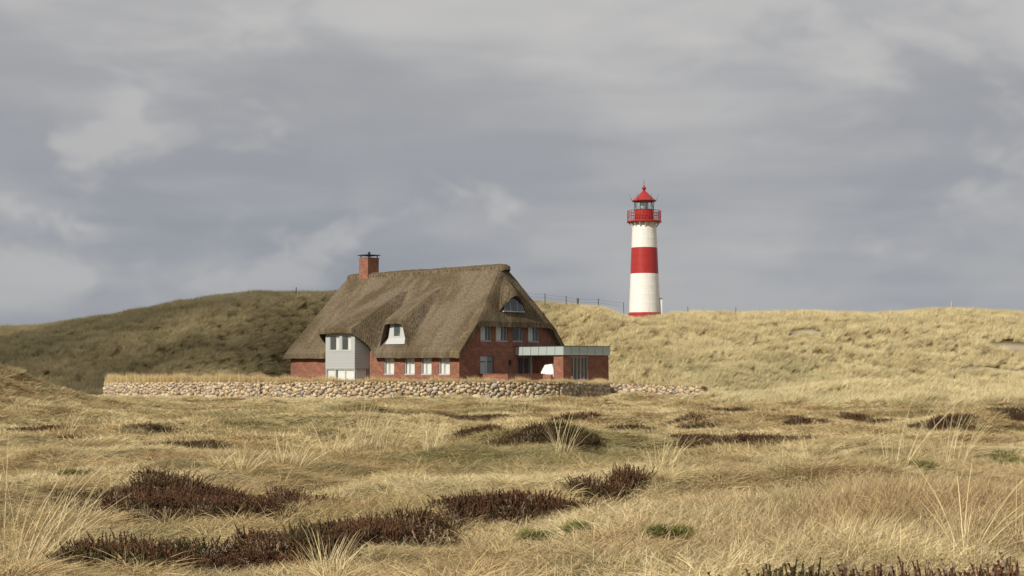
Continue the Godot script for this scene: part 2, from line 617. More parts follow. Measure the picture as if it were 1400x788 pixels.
func build_heather() -> void:
	var sp = []
	for k in 4:
		sp.append(sprig(k))
	var hm = grass_mat(0.15)
	for i in heather_list.size():
		var q = heather_list[i]
		var p = patches[i]
		var o = thing("crowberry_shrub" if i == 8 else "heather_patch", q[5], "shrub" if i == 8 else "heather", Vector3(p[0], h(p[0], p[1]), p[1]), "" if i == 8 else "heather patches on the heath")
		var step = 0.105 - p[1] * 0.0011
		var xf = []
		var cl = PackedColorArray()
		var z = p[1] - p[3] * 1.3
		while z < p[1] + p[3] * 1.3:
			var x = p[0] - p[2] * 1.3
			while x < p[0] + p[2] * 1.3:
				var px = x + rng.randf_range(-0.5, 0.5) * step
				var pz = z + rng.randf_range(-0.5, 0.5) * step
				x += step
				var u = (px - p[0]) / p[2]
				var v = (pz - p[1]) / p[3]
				var e = (1.15 if q[4] < 2 else 2.2) + 1.2 * n_col.get_noise_2d(px * 4.0 + 40.0, pz * 4.0) - (u * u + v * v)
				if e < 0.0 or rng.randf() > 0.3 + 1.4 * e: continue
				var s = (0.24 + 0.36 * sm(0.0, 0.8, e) * (0.6 + 0.8 * (n_hum.get_noise_2d(px * 4.0, pz * 4.0) * 0.5 + 0.5))) * rng.randf_range(0.55, 1.45)
				if q[4] == 2: s *= 1.25
				elif p[1] < -30.0: s *= 0.8
				var b = Basis(Vector3.UP, rng.randf() * TAU) * Basis.from_scale(Vector3(1.1 + step * 2.0, s, 1.1 + step * 2.0))
				xf.append(Transform3D(b, Vector3(px, h(px, pz), pz) - o.position))
				var c = [Color(0.105, 0.052, 0.03), Color(0.06, 0.055, 0.022), Color(0.12, 0.05, 0.04)][q[4]]
				c = c.lerp(Color(0.17, 0.095, 0.05), rng.randf() * 0.7)
				c = c.lerp(Color(0.09, 0.08, 0.032), 0.8 * sm(0.55, 0.7, n_hum.get_noise_2d(px * 2.0 + 60.0, pz * 2.0) * 0.5 + 0.5))
				if rng.randf() < 0.10: c = Color(0.30, 0.24, 0.16)
				c *= rng.randf_range(0.75, 1.25)
				cl.append(c)
			z += step
		multi("stems", sp[i % 4], hm, xf, cl, o)

# tall pale marram tufts that stand out of the turf, each one a thing
func build_tufts() -> void:
	var gm = grass_mat()
	var list = [
		# px, py of the foot, height m, blades, radius, splay, label
		[28, 775, 1.25, 56, 0.2, 0.75, "tall pale marram tuft leaning right at the lower left edge"],
		[78, 760, 0.95, 34, 0.15, 0.9, "thinner marram tuft just right of the tall one at the left edge"],
		[452, 790, 0.46, 70, 0.16, 0.7, "pale marram tuft on the bottom edge under the diagonal heather band"],
		[1322, 770, 0.9, 40, 0.08, 0.9, "spreading marram tuft of few long blades at the lower right"],
		[1398, 760, 0.85, 16, 0.08, 0.5, "few tall marram stalks on the right edge of the photo"],
		[1225, 640, 1.3, 40, 0.4, 0.6, "tall loose marram tuft with arching stalks on the right heath, left part"],
		[1300, 636, 1.45, 50, 0.4, 0.55, "tall loose marram tuft with arching stalks on the right heath, right part"],
		[1110, 632, 0.9, 26, 0.35, 0.9, "sparse arching marram stalks left of the tall loose tufts"],
		[498, 622, 1.35, 130, 0.45, 0.5, "densest upright pale marram tuft left of the centre"],
		[535, 620, 1.0, 70, 0.4, 0.5, "upright pale marram tuft just right of the densest one"],
		[455, 625, 0.95, 70, 0.32, 0.6, "shorter pale marram tuft just left of the densest one"],
		[590, 616, 0.85, 44, 0.26, 0.5, "small pale marram tuft beside the long heather patch"],
		[770, 622, 1.1, 34, 0.28, 0.6, "pale upright marram tuft standing in the olive dark heather"],
		[905, 650, 0.75, 60, 0.2, 0.5, "pale brush-like marram tuft right of the centre"],
		[1075, 640, 0.65, 20, 0.3, 0.35, "row of bare pale stalks below the long heather streak"],
		[395, 640, 0.7, 70, 0.34, 0.9, "pale grass tuft bending right beside the dark green shrub"],
		[330, 650, 0.6, 70, 0.22, 1.0, "pale grass tuft above the broad heather patch"],
		[715, 568, 0.9, 40, 0.4, 0.5, "small pale tuft below the middle of the wall"],
		[665, 560, 0.7, 40, 0.5, 0.6, "small pale tuft left of the one below the wall"],
		[90, 600, 1.0, 50, 0.26, 0.6, "thin pale stalks at the left beside the heather patch"],
	]
	for q in list:
		var p = spot(q[0], minf(q[1], 786.0))
		var t = tuft(q[3], q[4] * 0.75, q[2] * 0.55, q[2] * 1.1, 0.0055 + 0.00011 * -p.z, q[5], 0.16, 0.5, 6, 0.2)
		var m = gm.duplicate()
		var f = rng.randf_range(0.92, 1.06)
		m.albedo_color = lin(0.66 * f, 0.56 * f, 0.34 * f)
		var o = put("marram_tuft", t, m, self)
		o.position = p
		tag(o, q[6], "grass tuft", "tall marram tufts on the heath")

func build_moss() -> void:
	var m = grass_mat(0.3)
	var t = tuft(60, 0.14, 0.03, 0.09, 0.008, 1.2, 0.1, 0.8, 2, 0.3)
	var list = [
		[1386, 634, 22, 7, "bright green moss cushion at the right edge"], [1245, 641, 24, 3, "dull green moss strip left of the bright cushion"],
		[738, 744, 9, 2, "small bright moss spot at the bottom centre, left one"], [803, 729, 12, 3, "bright moss spot at the bottom centre, middle one"],
		[915, 736, 10, 2, "faint moss spot at the bottom centre, right one"], [102, 655, 9, 3, "green moss spot left of the broad heather patch"],
	]
	for q in list:
		var c = spot(q[0], q[1])
		var hw = q[2] * -c.z / 2000.0
		var hd = clampf((spot(q[0], q[1] + q[3]).z - spot(q[0], q[1] - q[3]).z) * 0.5, 0.1, 1.2)
		var o = thing("moss_patch", q[4], "moss", c, "green moss spots in the grass")
		var xf = []
		var cl = PackedColorArray()
		for k in int(clampf(hw * hd * 260.0, 20, 500)):
			var a = rng.randf() * TAU
			var r = sqrt(rng.randf())
			var x = c.x + cos(a) * r * hw
			var z = c.z + sin(a) * r * hd
			xf.append(Transform3D(Basis(Vector3.UP, rng.randf() * TAU) * 1.3, Vector3(x, h(x, z) + 0.06, z) - c))
			var col = Color(0.13, 0.17, 0.03).lerp(Color(0.24, 0.22, 0.08), rng.randf())
			cl.append(col)
		multi("leaves", t, m, xf, cl, o)

# ------------------------------------------------------------------ stone walls
func stone_mesh() -> ArrayMesh:
	var st = stool()
	var rings = 5
	var sides = 7
	var pts = []
	for j in rings + 1:
		var row = []
		var ph = PI * j / rings
		for k in sides:
			var th = TAU * (k + 0.5 * (j % 2)) / sides
			var v = Vector3(sin(ph) * cos(th), cos(ph), sin(ph) * sin(th))
			# squarish pebble with dents
			v = Vector3(signf(v.x) * pow(absf(v.x), 0.75), signf(v.y) * pow(absf(v.y), 0.8), v.z) * rng.randf_range(0.86, 1.08)
			if j == 0 or j == rings:
				v = row[0] if row.size() else Vector3(0, 0.95 * cos(ph), 0)
			row.append(v)
		pts.append(row)
	st.set_smooth_group(1)
	for j in rings:
		for k in sides:
			var a = pts[j][k]
			var b = pts[j][(k + 1) % sides]
			var c = pts[j + 1][(k + 1) % sides]
			var d = pts[j + 1][k]
			if j > 0:
				for p in [a, c, b]: st.add_vertex(p)
			if j < rings - 1:
				for p in [a, d, c]: st.add_vertex(p)
	return done(st)

func wall_top(x: float) -> float:
	return table([[-29.8, 0.46], [-20, 0.60], [-9.3, 0.70], [0, 0.68], [3, 0.66], [6.6, 0.42], [7.5, 0.40], [13, 0.24]], x)

func build_stone_wall(pts: Array, label: String, most: int, stones: Array, mats: Array, row_h: Array) -> void:
	# smooth centre line
	var cv = Curve2D.new()
	for i in pts.size():
		var a = pts[maxi(i - 1, 0)]
		var b = pts[mini(i + 1, pts.size() - 1)]
		var tn = (b - a) / 5.0
		cv.add_point(pts[i], -tn, tn)
	var total = cv.get_baked_length()
	wall_curves.append(cv)
	var wall = thing("stone_wall", label, "wall", Vector3(pts[0].x, h(pts[0].x, -pts[0].y + 0.8), -pts[0].y))
	var off = wall.position
	# earth core
	var st = stool()
	var prev = []
	var s = 0.0
	while true:
		var p = cv.sample_baked(s)
		var q = cv.sample_baked(minf(s + 0.1, total))
		var q0 = cv.sample_baked(maxf(s - 0.1, 0.0))
		var t = (q - q0).normalized()
		var nn = Vector3(t.y, 0, t.x)
		var c = Vector3(p.x, 0, -p.y)
		var top = wall_top(p.x) - 0.05
		var sec = []
		for e in [[0.42, -1.1], [0.34, top - 0.12], [0.16, top], [-0.2, top], [-0.38, top - 0.15], [-0.42, -1.1]]:
			sec.append(c + nn * e[0] + Vector3(0, e[1], 0) - off)
		if prev.size():
			for k in 5:
				quad(st, prev[k], prev[k + 1], sec[k + 1], sec[k])
		else:
			quad(st, sec[0], sec[1], sec[4], sec[5])
			quad(st, sec[1], sec[2], sec[3], sec[4])
		prev = sec
		if s >= total: break
		s = minf(s + 0.5, total)
	quad(st, prev[5], prev[4], prev[1], prev[0])
	quad(st, prev[4], prev[3], prev[2], prev[1])
	var earth = mat(lin(0.34, 0.27, 0.18), 1.0)
	earth.albedo_texture = noise_tex(77, 0.06, 4, [[0.0, Color(0.5, 0.5, 0.5)], [1.0, Color(1, 1, 1)]], 256)
	earth.uv1_triplanar = true
	put("earth_core", done(st), earth, wall)
	# stones, row by row
	var all = []
	var bins = {}
	var gap = 0.0
	for cls in row_h:
		for n in int(total * cls[1]):
			var w: float = cls[0] * rng.randf_range(0.85, 1.3)
			var hh: float = cls[0] * rng.randf_range(0.62, 0.95)
			var ss = rng.randf_range(0.05, total - 0.05)
			var p = cv.sample_baked(ss)
			var top = wall_top(p.x)
			var t = (cv.sample_baked(minf(ss + 0.15, total)) - cv.sample_baked(maxf(ss - 0.15, 0.0))).normalized()
			var nn = Vector3(t.y, 0, t.x)
			var bot = h(p.x + nn.x * 0.9, -p.y + nn.z * 0.9) - 0.1
			var fr = rng.randf()
			if cls[0] > 0.4: fr *= 0.25
			elif cls[0] > 0.3: fr = fr * fr * 0.9
			var yc = lerpf(bot + hh * 0.3, top - hh * 0.42, fr)
			var key = int(ss / 0.7)
			var clash = false
			for kk in [key - 1, key, key + 1]:
				for e in bins.get(kk, []):
					var ex = (e[0] - ss) / ((e[2] + w) * 0.435)
					var ey = (e[1] - yc) / ((e[3] + hh) * 0.435)
					if ex * ex + ey * ey < 1.0:
						clash = true
						break
				if clash: break
			if clash: continue
			if not bins.has(key): bins[key] = []
			bins[key].append([ss, yc, w, hh])
			var c = Vector3(p.x, yc, -p.y) + nn * (lerpf(0.42, 0.32, (yc - bot) / (top - bot)) + rng.randf_range(-0.02, 0.03)) - off
			var b = Basis(Vector3(t.x, 0, -t.y), Vector3.UP, Vector3(t.x, 0, -t.y).cross(Vector3.UP))
			b = b * Basis(Vector3(0, 0, 1), rng.randf_range(-0.45, 0.45)) * Basis(Vector3.UP, rng.randf_range(-0.3, 0.3))
			b = b * Basis.from_scale(Vector3(w * 0.57, hh * 0.60, clampf(w * 0.5, 0.1, 0.2)))
			all.append([w * hh, Transform3D(b, c)])
	# a course of small stones laid over the top edge
	all.sort_custom(func(a, b): return a[0] > b[0])
	for i in mini(most, all.size()):
		var o = put("stone", stones[rng.randi() % stones.size()], mats[rng.randi() % mats.size()], wall)
		o.transform = all[i][1]
	if all.size() > most:
		var per = []
		for k in mats.size(): per.append([])
		for i in range(most, all.size()):
			per[rng.randi() % mats.size()].append(all[i][1])
		for k in mats.size():
			var cl = PackedColorArray()
			cl.resize(per[k].size())
			cl.fill(Color(1, 1, 1))
			if per[k].size():
				multi("small_stones", stones[k % stones.size()], mats[k], per[k], cl, wall)
	print("stones ", all.size())

func build_stone_walls() -> void:
	var stones = []
	for k in 9: stones.append(stone_mesh())
	var grain = noise_tex(5, 0.04, 4, [[0.0, Color(0.6, 0.58, 0.55)], [0.5, Color(0.92, 0.9, 0.87)], [1.0, Color(1, 1, 1)]], 256)
	var mats = []
	for c in [[0.58, 0.49, 0.35], [0.64, 0.54, 0.38], [0.52, 0.43, 0.31], [0.42, 0.36, 0.29], [0.64, 0.51, 0.31], [0.34, 0.27, 0.20], [0.70, 0.62, 0.48], [0.53, 0.40, 0.29], [0.47, 0.43, 0.38], [0.60, 0.52, 0.41]]:
		var m = mat(lin(c[0], c[1], c[2]), 0.85)
		m.albedo_texture = grain
		m.uv1_triplanar = true
		m.uv1_world_triplanar = true
		m.uv1_scale = Vector3(1.7, 1.7, 1.7)
		mats.append(m)
	var w1 = []
	for q in [[-29.8, 110.5], [-29.7, 108.2], [-26, 103.5], [-20, 99], [-14, 95], [-9.3, 93], [-2.3, 92.6], [2.85, 95], [5.3, 98.5], [6.5, 104], [6.6, 108.5]]:
		w1.append(Vector2(q[0], q[1]))
	build_stone_wall(w1, "long low fieldstone wall curving round the thatched house", 300, stones, mats, [[0.44, 12], [0.32, 30], [0.25, 90], [0.19, 170], [0.13, 240]])
	var w2 = []
	for q in [[6.75, 109.6], [9.6, 107], [12.7, 104], [13.6, 103.4]]:
		w2.append(Vector2(q[0], q[1]))
	build_stone_wall(w2, "short low fieldstone wall to the right behind the long wall's end", 300, stones, mats, [[0.4, 10], [0.32, 30], [0.25, 60], [0.18, 90], [0.13, 90]])
	# dry grass growing on the walls and on the terrace edge
	var gm = grass_mat()
	var t = tuft(46, 0.13, 0.16, 0.48, 0.011, 0.5, 0.18, 0.6, 3, 0.3)
	var tt = tuft(36, 0.12, 0.28, 0.70, 0.012, 0.4, 0.14, 0.35, 3, 0.3)
	var xf = []
	var cl = PackedColorArray()
	for wi in 2:
		var cv: Curve2D = wall_curves[wi]
		var total = cv.get_baked_length()
		var ss = 0.0
		while ss < total:
			var p = cv.sample_baked(ss)
			var tn = (cv.sample_baked(minf(ss + 0.2, total)) - cv.sample_baked(maxf(ss - 0.2, 0.0))).normalized()
			for k in 11:
				var off = rng.randf_range(-0.32, 1.0)
				var q = p + Vector2(-tn.y, tn.x) * off + tn * rng.randf_range(-0.1, 0.1)
				var top = wall_top(p.x) - 0.08
				var y = top if off < 0.3 else maxf(h(q.x, -q.y), top - 0.5 * (off - 0.3))
				var tall = 0.68 + 0.5 * sm(-12.0, -20.0, p.x) + 0.5 * n_col.get_noise_2d(ss * 2.0, 3.0)
				if rng.randf() < 0.3 + 0.4 * sm(-16.0, -8.0, p.x): tall *= 0.5
				if wi == 1: tall *= 0.45
				xf.append(Transform3D(Basis(Vector3.UP, rng.randf_range(-0.6, 0.6)) * Basis.from_scale(Vector3(1.0, maxf(0.25, tall) * rng.randf_range(0.75, 1.2), 1.0)), Vector3(q.x, y, -q.y)))
				cl.append(Color(0.78, 0.65, 0.39).lerp(Color(0.58, 0.44, 0.24), rng.randf()))
			ss += 0.16
	multi("wall_top_grass", tt, gm, xf, cl, self, "dry brown grass growing along the top of the stone walls")
	# grass of the garden behind the wall
	xf = []
	cl = PackedColorArray()
	for k in 5200:
		var px = rng.randf_range(-29.0, 12.0)
		var pd = rng.randf_range(93.5, 137.0)
		if terrace(px, pd) < 0.95: continue
		var e = Vector3(px + 4.0, 0, -pd + 111.0)
		var a = -e.x * S2 - e.z * S2
		var b = e.x * S2 - e.z * S2
		if a > -5.6 and a < 21.4 and b > -1.7 and b < 11.6: continue
		if a > -3.4 and a < 0.0 and b > 2.0 and b < 6.1: continue
		xf.append(Transform3D(Basis(Vector3.UP, rng.randf_range(-1.0, 1.0)) * Basis.from_scale(Vector3(1.6, rng.randf_range(0.35, 0.8), 1.6)), Vector3(px, h(px, -pd), -pd)))
		cl.append(Color(0.56, 0.44, 0.24).lerp(Color(0.36, 0.3, 0.14), rng.randf()))
	multi("garden_grass", t, gm, xf, cl, self, "dry grass in the garden round the house behind the stone wall")

# ------------------------------------------------------------------ house
const HL := 21.3
const HW := 11.1

func roof_main(a: float, b: float) -> float:
	var f = 2.72 + 1.187 * (b + 0.5)
	var k = 2.72 + 1.187 * (11.6 - b)
	var hr = 5.12 + (a + 0.6) * 3.25
	var hl = 2.72 + (21.6 - a) * 4.5
	var y = smin(f, k, 0.5)
	y = smin(y, hr, 0.55)
	return smin(y, hl, 0.7)

func dormer_fall(e: float, b: float, b0: float, steep: float, flat: float) -> float:
	if e <= 0.0: return 0.0
	var sl = lerpf(steep, flat, clampf((b - b0) / 4.5, 0.0, 1.0))
	return sl * e * e / (e + 0.22)

func roof_y(a: float, b: float) -> float:
	var y = roof_main(a, b)
	var top = 4.74 + 0.60 * (b + 1.9)
	var e = absf(a - 12.75) - 2.15
	var d1 = top - dormer_fall(e, b, -1.9, 4.4, 2.3) - 0.05 * (a - 12.75) * (a - 12.75) * 0.4
	d1 = minf(d1, 2.6 + 1.187 * (11.6 - b))
	y = smax(y, d1, 0.4)
	return y

func roof_front(a: float) -> float:
	var e = absf(a - 12.75) - 2.15
	return lerpf(-1.9, -0.5, sm(-0.05, 0.75, e)) - 0.06 * sm(0.9, 0.0, minf(absf(a + 0.6), absf(a - 21.6)))

func shell(f: Callable, us: PackedFloat32Array, vs: PackedFloat32Array, off: Vector3, tiles: float) -> ArrayMesh:
	# closed sheet: f(u, v) on the outside, f - thickness inside
	var nu = us.size()
	var nv = vs.size()
	var outer = []
	for j in nv:
		for i in nu:
			outer.append(f.call(us[i], vs[j]))
	var nr = []
	var flip = (outer[1] - outer[0]).cross(outer[nu] - outer[0]).dot(off) < 0.0
	for j in nv:
		for i in nu:
			var tx: Vector3 = outer[j * nu + mini(i + 1, nu - 1)] - outer[j * nu + maxi(i - 1, 0)]
			var tz: Vector3 = outer[mini(j + 1, nv - 1) * nu + i] - outer[maxi(j - 1, 0) * nu + i]
			var q = tz.cross(tx).normalized()
			if q.dot(off) > 0.0: q = -q
			nr.append(q)
	var v = PackedVector3Array()
	var n = PackedVector3Array()
	var uv = PackedVector2Array()
	var c = PackedColorArray()
	var idx = PackedInt32Array()
	for lay in 2:
		var run = 0.0
		for j in nv:
			for i in nu:
				var p: Vector3 = outer[j * nu + i]
				v.append(p + off * float(lay))
				n.append(nr[j * nu + i] * (1.0 if lay == 0 else -1.0))
				uv.append(Vector2(p.z if absf(nr[j * nu + i].x) > 0.6 else p.x, p.y * 0.9 + p.z * 0.5) * tiles)
				var g = n_col.get_noise_3d(p.x * 0.9, p.y * 0.9, p.z * 0.9) * 0.5 + 0.5
				var g2 = n_hum.get_noise_3d(p.x * 3.0 + 9.0, p.y * 1.2, p.z * 1.2) * 0.5 + 0.5
				var g3 = n_hum.get_noise_3d((p.z if absf(nr[j * nu + i].x) > 0.6 else p.x) * 3.4 + 20.0, p.y * 0.35, 3.0) * 0.5 + 0.5
				c.append(Color(1, 1, 1).lerp(Color(0.66, 0.63, 0.56), sm(0.3, 0.7, g)).lerp(Color(1.3, 1.2, 1.02), 0.7 * sm(0.5, 0.8, g2)).lerp(Color(0.62, 0.58, 0.5), 0.6 * sm(0.52, 0.7, g3)))
	var m = nu * nv
	for j in nv - 1:
		for i in nu - 1:
			var a = j * nu + i
			var w0 = [a, a + 1, a + nu, a + 1, a + nu + 1, a + nu]
			var w1 = [a, a + nu, a + 1, a + 1, a + nu, a + nu + 1]
			for q in (w1 if flip else w0):
				idx.append(q)
			for q in (w0 if flip else w1):
				idx.append(q + m)
	# rim
	var ring = []
	for i in nu: ring.append(i)
	for j in range(1, nv): ring.append(j * nu + nu - 1)
	for i in range(nu - 2, -1, -1): ring.append((nv - 1) * nu + i)
	for j in range(nv - 2, 0, -1): ring.append(j * nu)
	for k in ring.size():
		var a: int = ring[k]
		var b: int = ring[(k + 1) % ring.size()]
		var s = v.size()
		var fn = (v[b] - v[a]).cross(off).normalized()
		for q in [a, b, b + m, a + m]:
			v.append(v[q])
			n.append(fn)
			uv.append(uv[q] * 1.0 + (Vector2(0, 0.35) if q >= m else Vector2.ZERO))
			c.append(c[q % m])
		for q in [0, 2, 1, 0, 3, 2]:
			idx.append(s + q)
	var arr = []
	arr.resize(Mesh.ARRAY_MAX)
	arr[Mesh.ARRAY_VERTEX] = v
	arr[Mesh.ARRAY_NORMAL] = n
	arr[Mesh.ARRAY_TEX_UV] = uv
	arr[Mesh.ARRAY_COLOR] = c
	arr[Mesh.ARRAY_INDEX] = idx
	var mesh = ArrayMesh.new()
	mesh.add_surface_from_arrays(Mesh.PRIMITIVE_TRIANGLES, arr)
	return mesh

func steps(stops: Array) -> PackedFloat32Array:
	return axis(stops)

# wall in a plane: o = lower corner, r = unit along, nn = outward; holes [x0, y0, x1, y1]
func wall_panel(called: String, o: Vector3, r: Vector3, nn: Vector3, w: float, hgt: float, holes: Array, thick: float, m: Material, parent: Node) -> MeshInstance3D:
	var st = stool()
	var xs = [0.0, w]
	var ys = [0.0, hgt]
	for q in holes:
		for k in [0, 2]: if not xs.has(q[k]): xs.append(q[k])
		for k in [1, 3]: if not ys.has(q[k]): ys.append(q[k])
	xs.sort()
	ys.sort()
	var up = Vector3.UP
	var bk = -nn * thick
	for i in xs.size() - 1:
		for j in ys.size() - 1:
			var cx = (xs[i] + xs[i + 1]) * 0.5
			var cy = (ys[j] + ys[j + 1]) * 0.5
			var open = false
			for q in holes:
				if cx > q[0] and cx < q[2] and cy > q[1] and cy < q[3]: open = true
			if open: continue
			var a = o + r * xs[i] + up * ys[j]
			var b = o + r * xs[i + 1] + up * ys[j]
			var c = o + r * xs[i + 1] + up * ys[j + 1]
			var d = o + r * xs[i] + up * ys[j + 1]
			quad(st, a, b, c, d)
			quad(st, d + bk, c + bk, b + bk, a + bk)
	for q in holes + [[0.0, 0.0, w, hgt]]:
		var a = o + r * q[0] + up * q[1]
		var b = o + r * q[2] + up * q[1]
		var c = o + r * q[2] + up * q[3]
		var d = o + r * q[0] + up * q[3]
		for e in [[a, b], [b, c], [c, d], [d, a]]:
			quad(st, e[0], e[1], e[1] + bk, e[0] + bk)
	return put(called, done(st), m, parent)

# window: frame with children; o = lower corner on the wall's outer face
func window(o: Vector3, r: Vector3, nn: Vector3, w: float, hgt: float, cols: Array, recess: float, bar: float, M: Dictionary, parent: Node, frame_m: Material, curtain := [], called := "window", glass: Material = null) -> MeshInstance3D:
	var st = stool()
	var up = Vector3.UP
	var c0 = o - nn * (recess + 0.035)
	var dz = nn * 0.035
	obox(st, c0 + r * bar * 0.5 + up * hgt * 0.5, r * bar * 0.5, up * hgt * 0.5, dz)
	obox(st, c0 + r * (w - bar * 0.5) + up * hgt * 0.5, r * bar * 0.5, up * hgt * 0.5, dz)
	obox(st, c0 + r * w * 0.5 + up * bar * 0.5, r * (w * 0.5 - bar), up * bar * 0.5, dz)
	obox(st, c0 + r * w * 0.5 + up * (hgt - bar * 0.5), r * (w * 0.5 - bar), up * bar * 0.5, dz)
	for q in cols:
		obox(st, c0 + r * q * w + up * hgt * 0.5, r * bar * 0.4, up * (hgt * 0.5 - bar), dz * 0.9)
	var f = put(called, done(st), frame_m, parent)
	var edges = [0.0] + cols + [1.0]
	for k in edges.size() - 1:
		var g = stool()
		var x0 = edges[k] * w + bar * (1.0 if k == 0 else 0.4)
		var x1 = edges[k + 1] * w - bar * (1.0 if k == edges.size() - 2 else 0.4)
		quad(g, c0 + r * x0 + up * bar, c0 + r * x1 + up * bar, c0 + r * x1 + up * (hgt - bar), c0 + r * x0 + up * (hgt - bar))
		put("pane", done(g), glass if glass else M.glass, f)
	var s = stool()
	obox(s, o - nn * 0.02 + r * w * 0.5 - up * 0.035, r * (w * 0.5), up * 0.025, nn * 0.05)
	put("sill", done(s), frame_m, f)
	for q in curtain:
		# pleated cloth behind the pane
		var cu = stool()
		var n = 14
		for k in n:
			var xa = lerpf(q[0], q[1], float(k) / n) * w
			var xb = lerpf(q[0], q[1], float(k + 1) / n) * w
			var za = nn * (-recess - 0.16 + (0.03 if k % 2 else -0.03))
			var zb = nn * (-recess - 0.16 + (0.03 if (k + 1) % 2 else -0.03))
			quad(cu, o + r * xa + za + up * 0.02, o + r * xb + zb + up * 0.02, o + r * xb + zb + up * (hgt - 0.02), o + r * xa + za + up * (hgt - 0.02))
		put("curtain", done(cu), M.curtain, f)
	return f

func brick_texture() -> ImageTexture:
	# 2 m x 2 m of facing brick seen from far: rows of 8 cm, bricks of 25 cm, light joints
	var n = 512
	var im = Image.create(n, n, false, Image.FORMAT_RGB8)
	var joint = Color(0.50, 0.42, 0.37)
	im.fill(joint)
	var rr = RandomNumberGenerator.new()
	rr.seed = 99
	var rows = 24
	var per = 8
	for j in rows:
		var y0 = int(round(float(j) * n / rows))
		var y1 = int(round(float(j + 1) * n / rows)) - 4
		for k in per:
			var x0 = int(round((k + 0.5 * (j % 2)) * n / per))
			var w = n / per - 4
			var f = rr.randf_range(0.62, 1.12)
			var c = lin(0.30 * f, 0.112 * f, 0.068 * f)
			if rr.randf() < 0.15:
				c = lin(0.17, 0.075, 0.055)
			for q in [x0, x0 - n]:
				im.fill_rect(Rect2i(q, y0, w, y1 - y0), c)
	return ImageTexture.create_from_image(im)

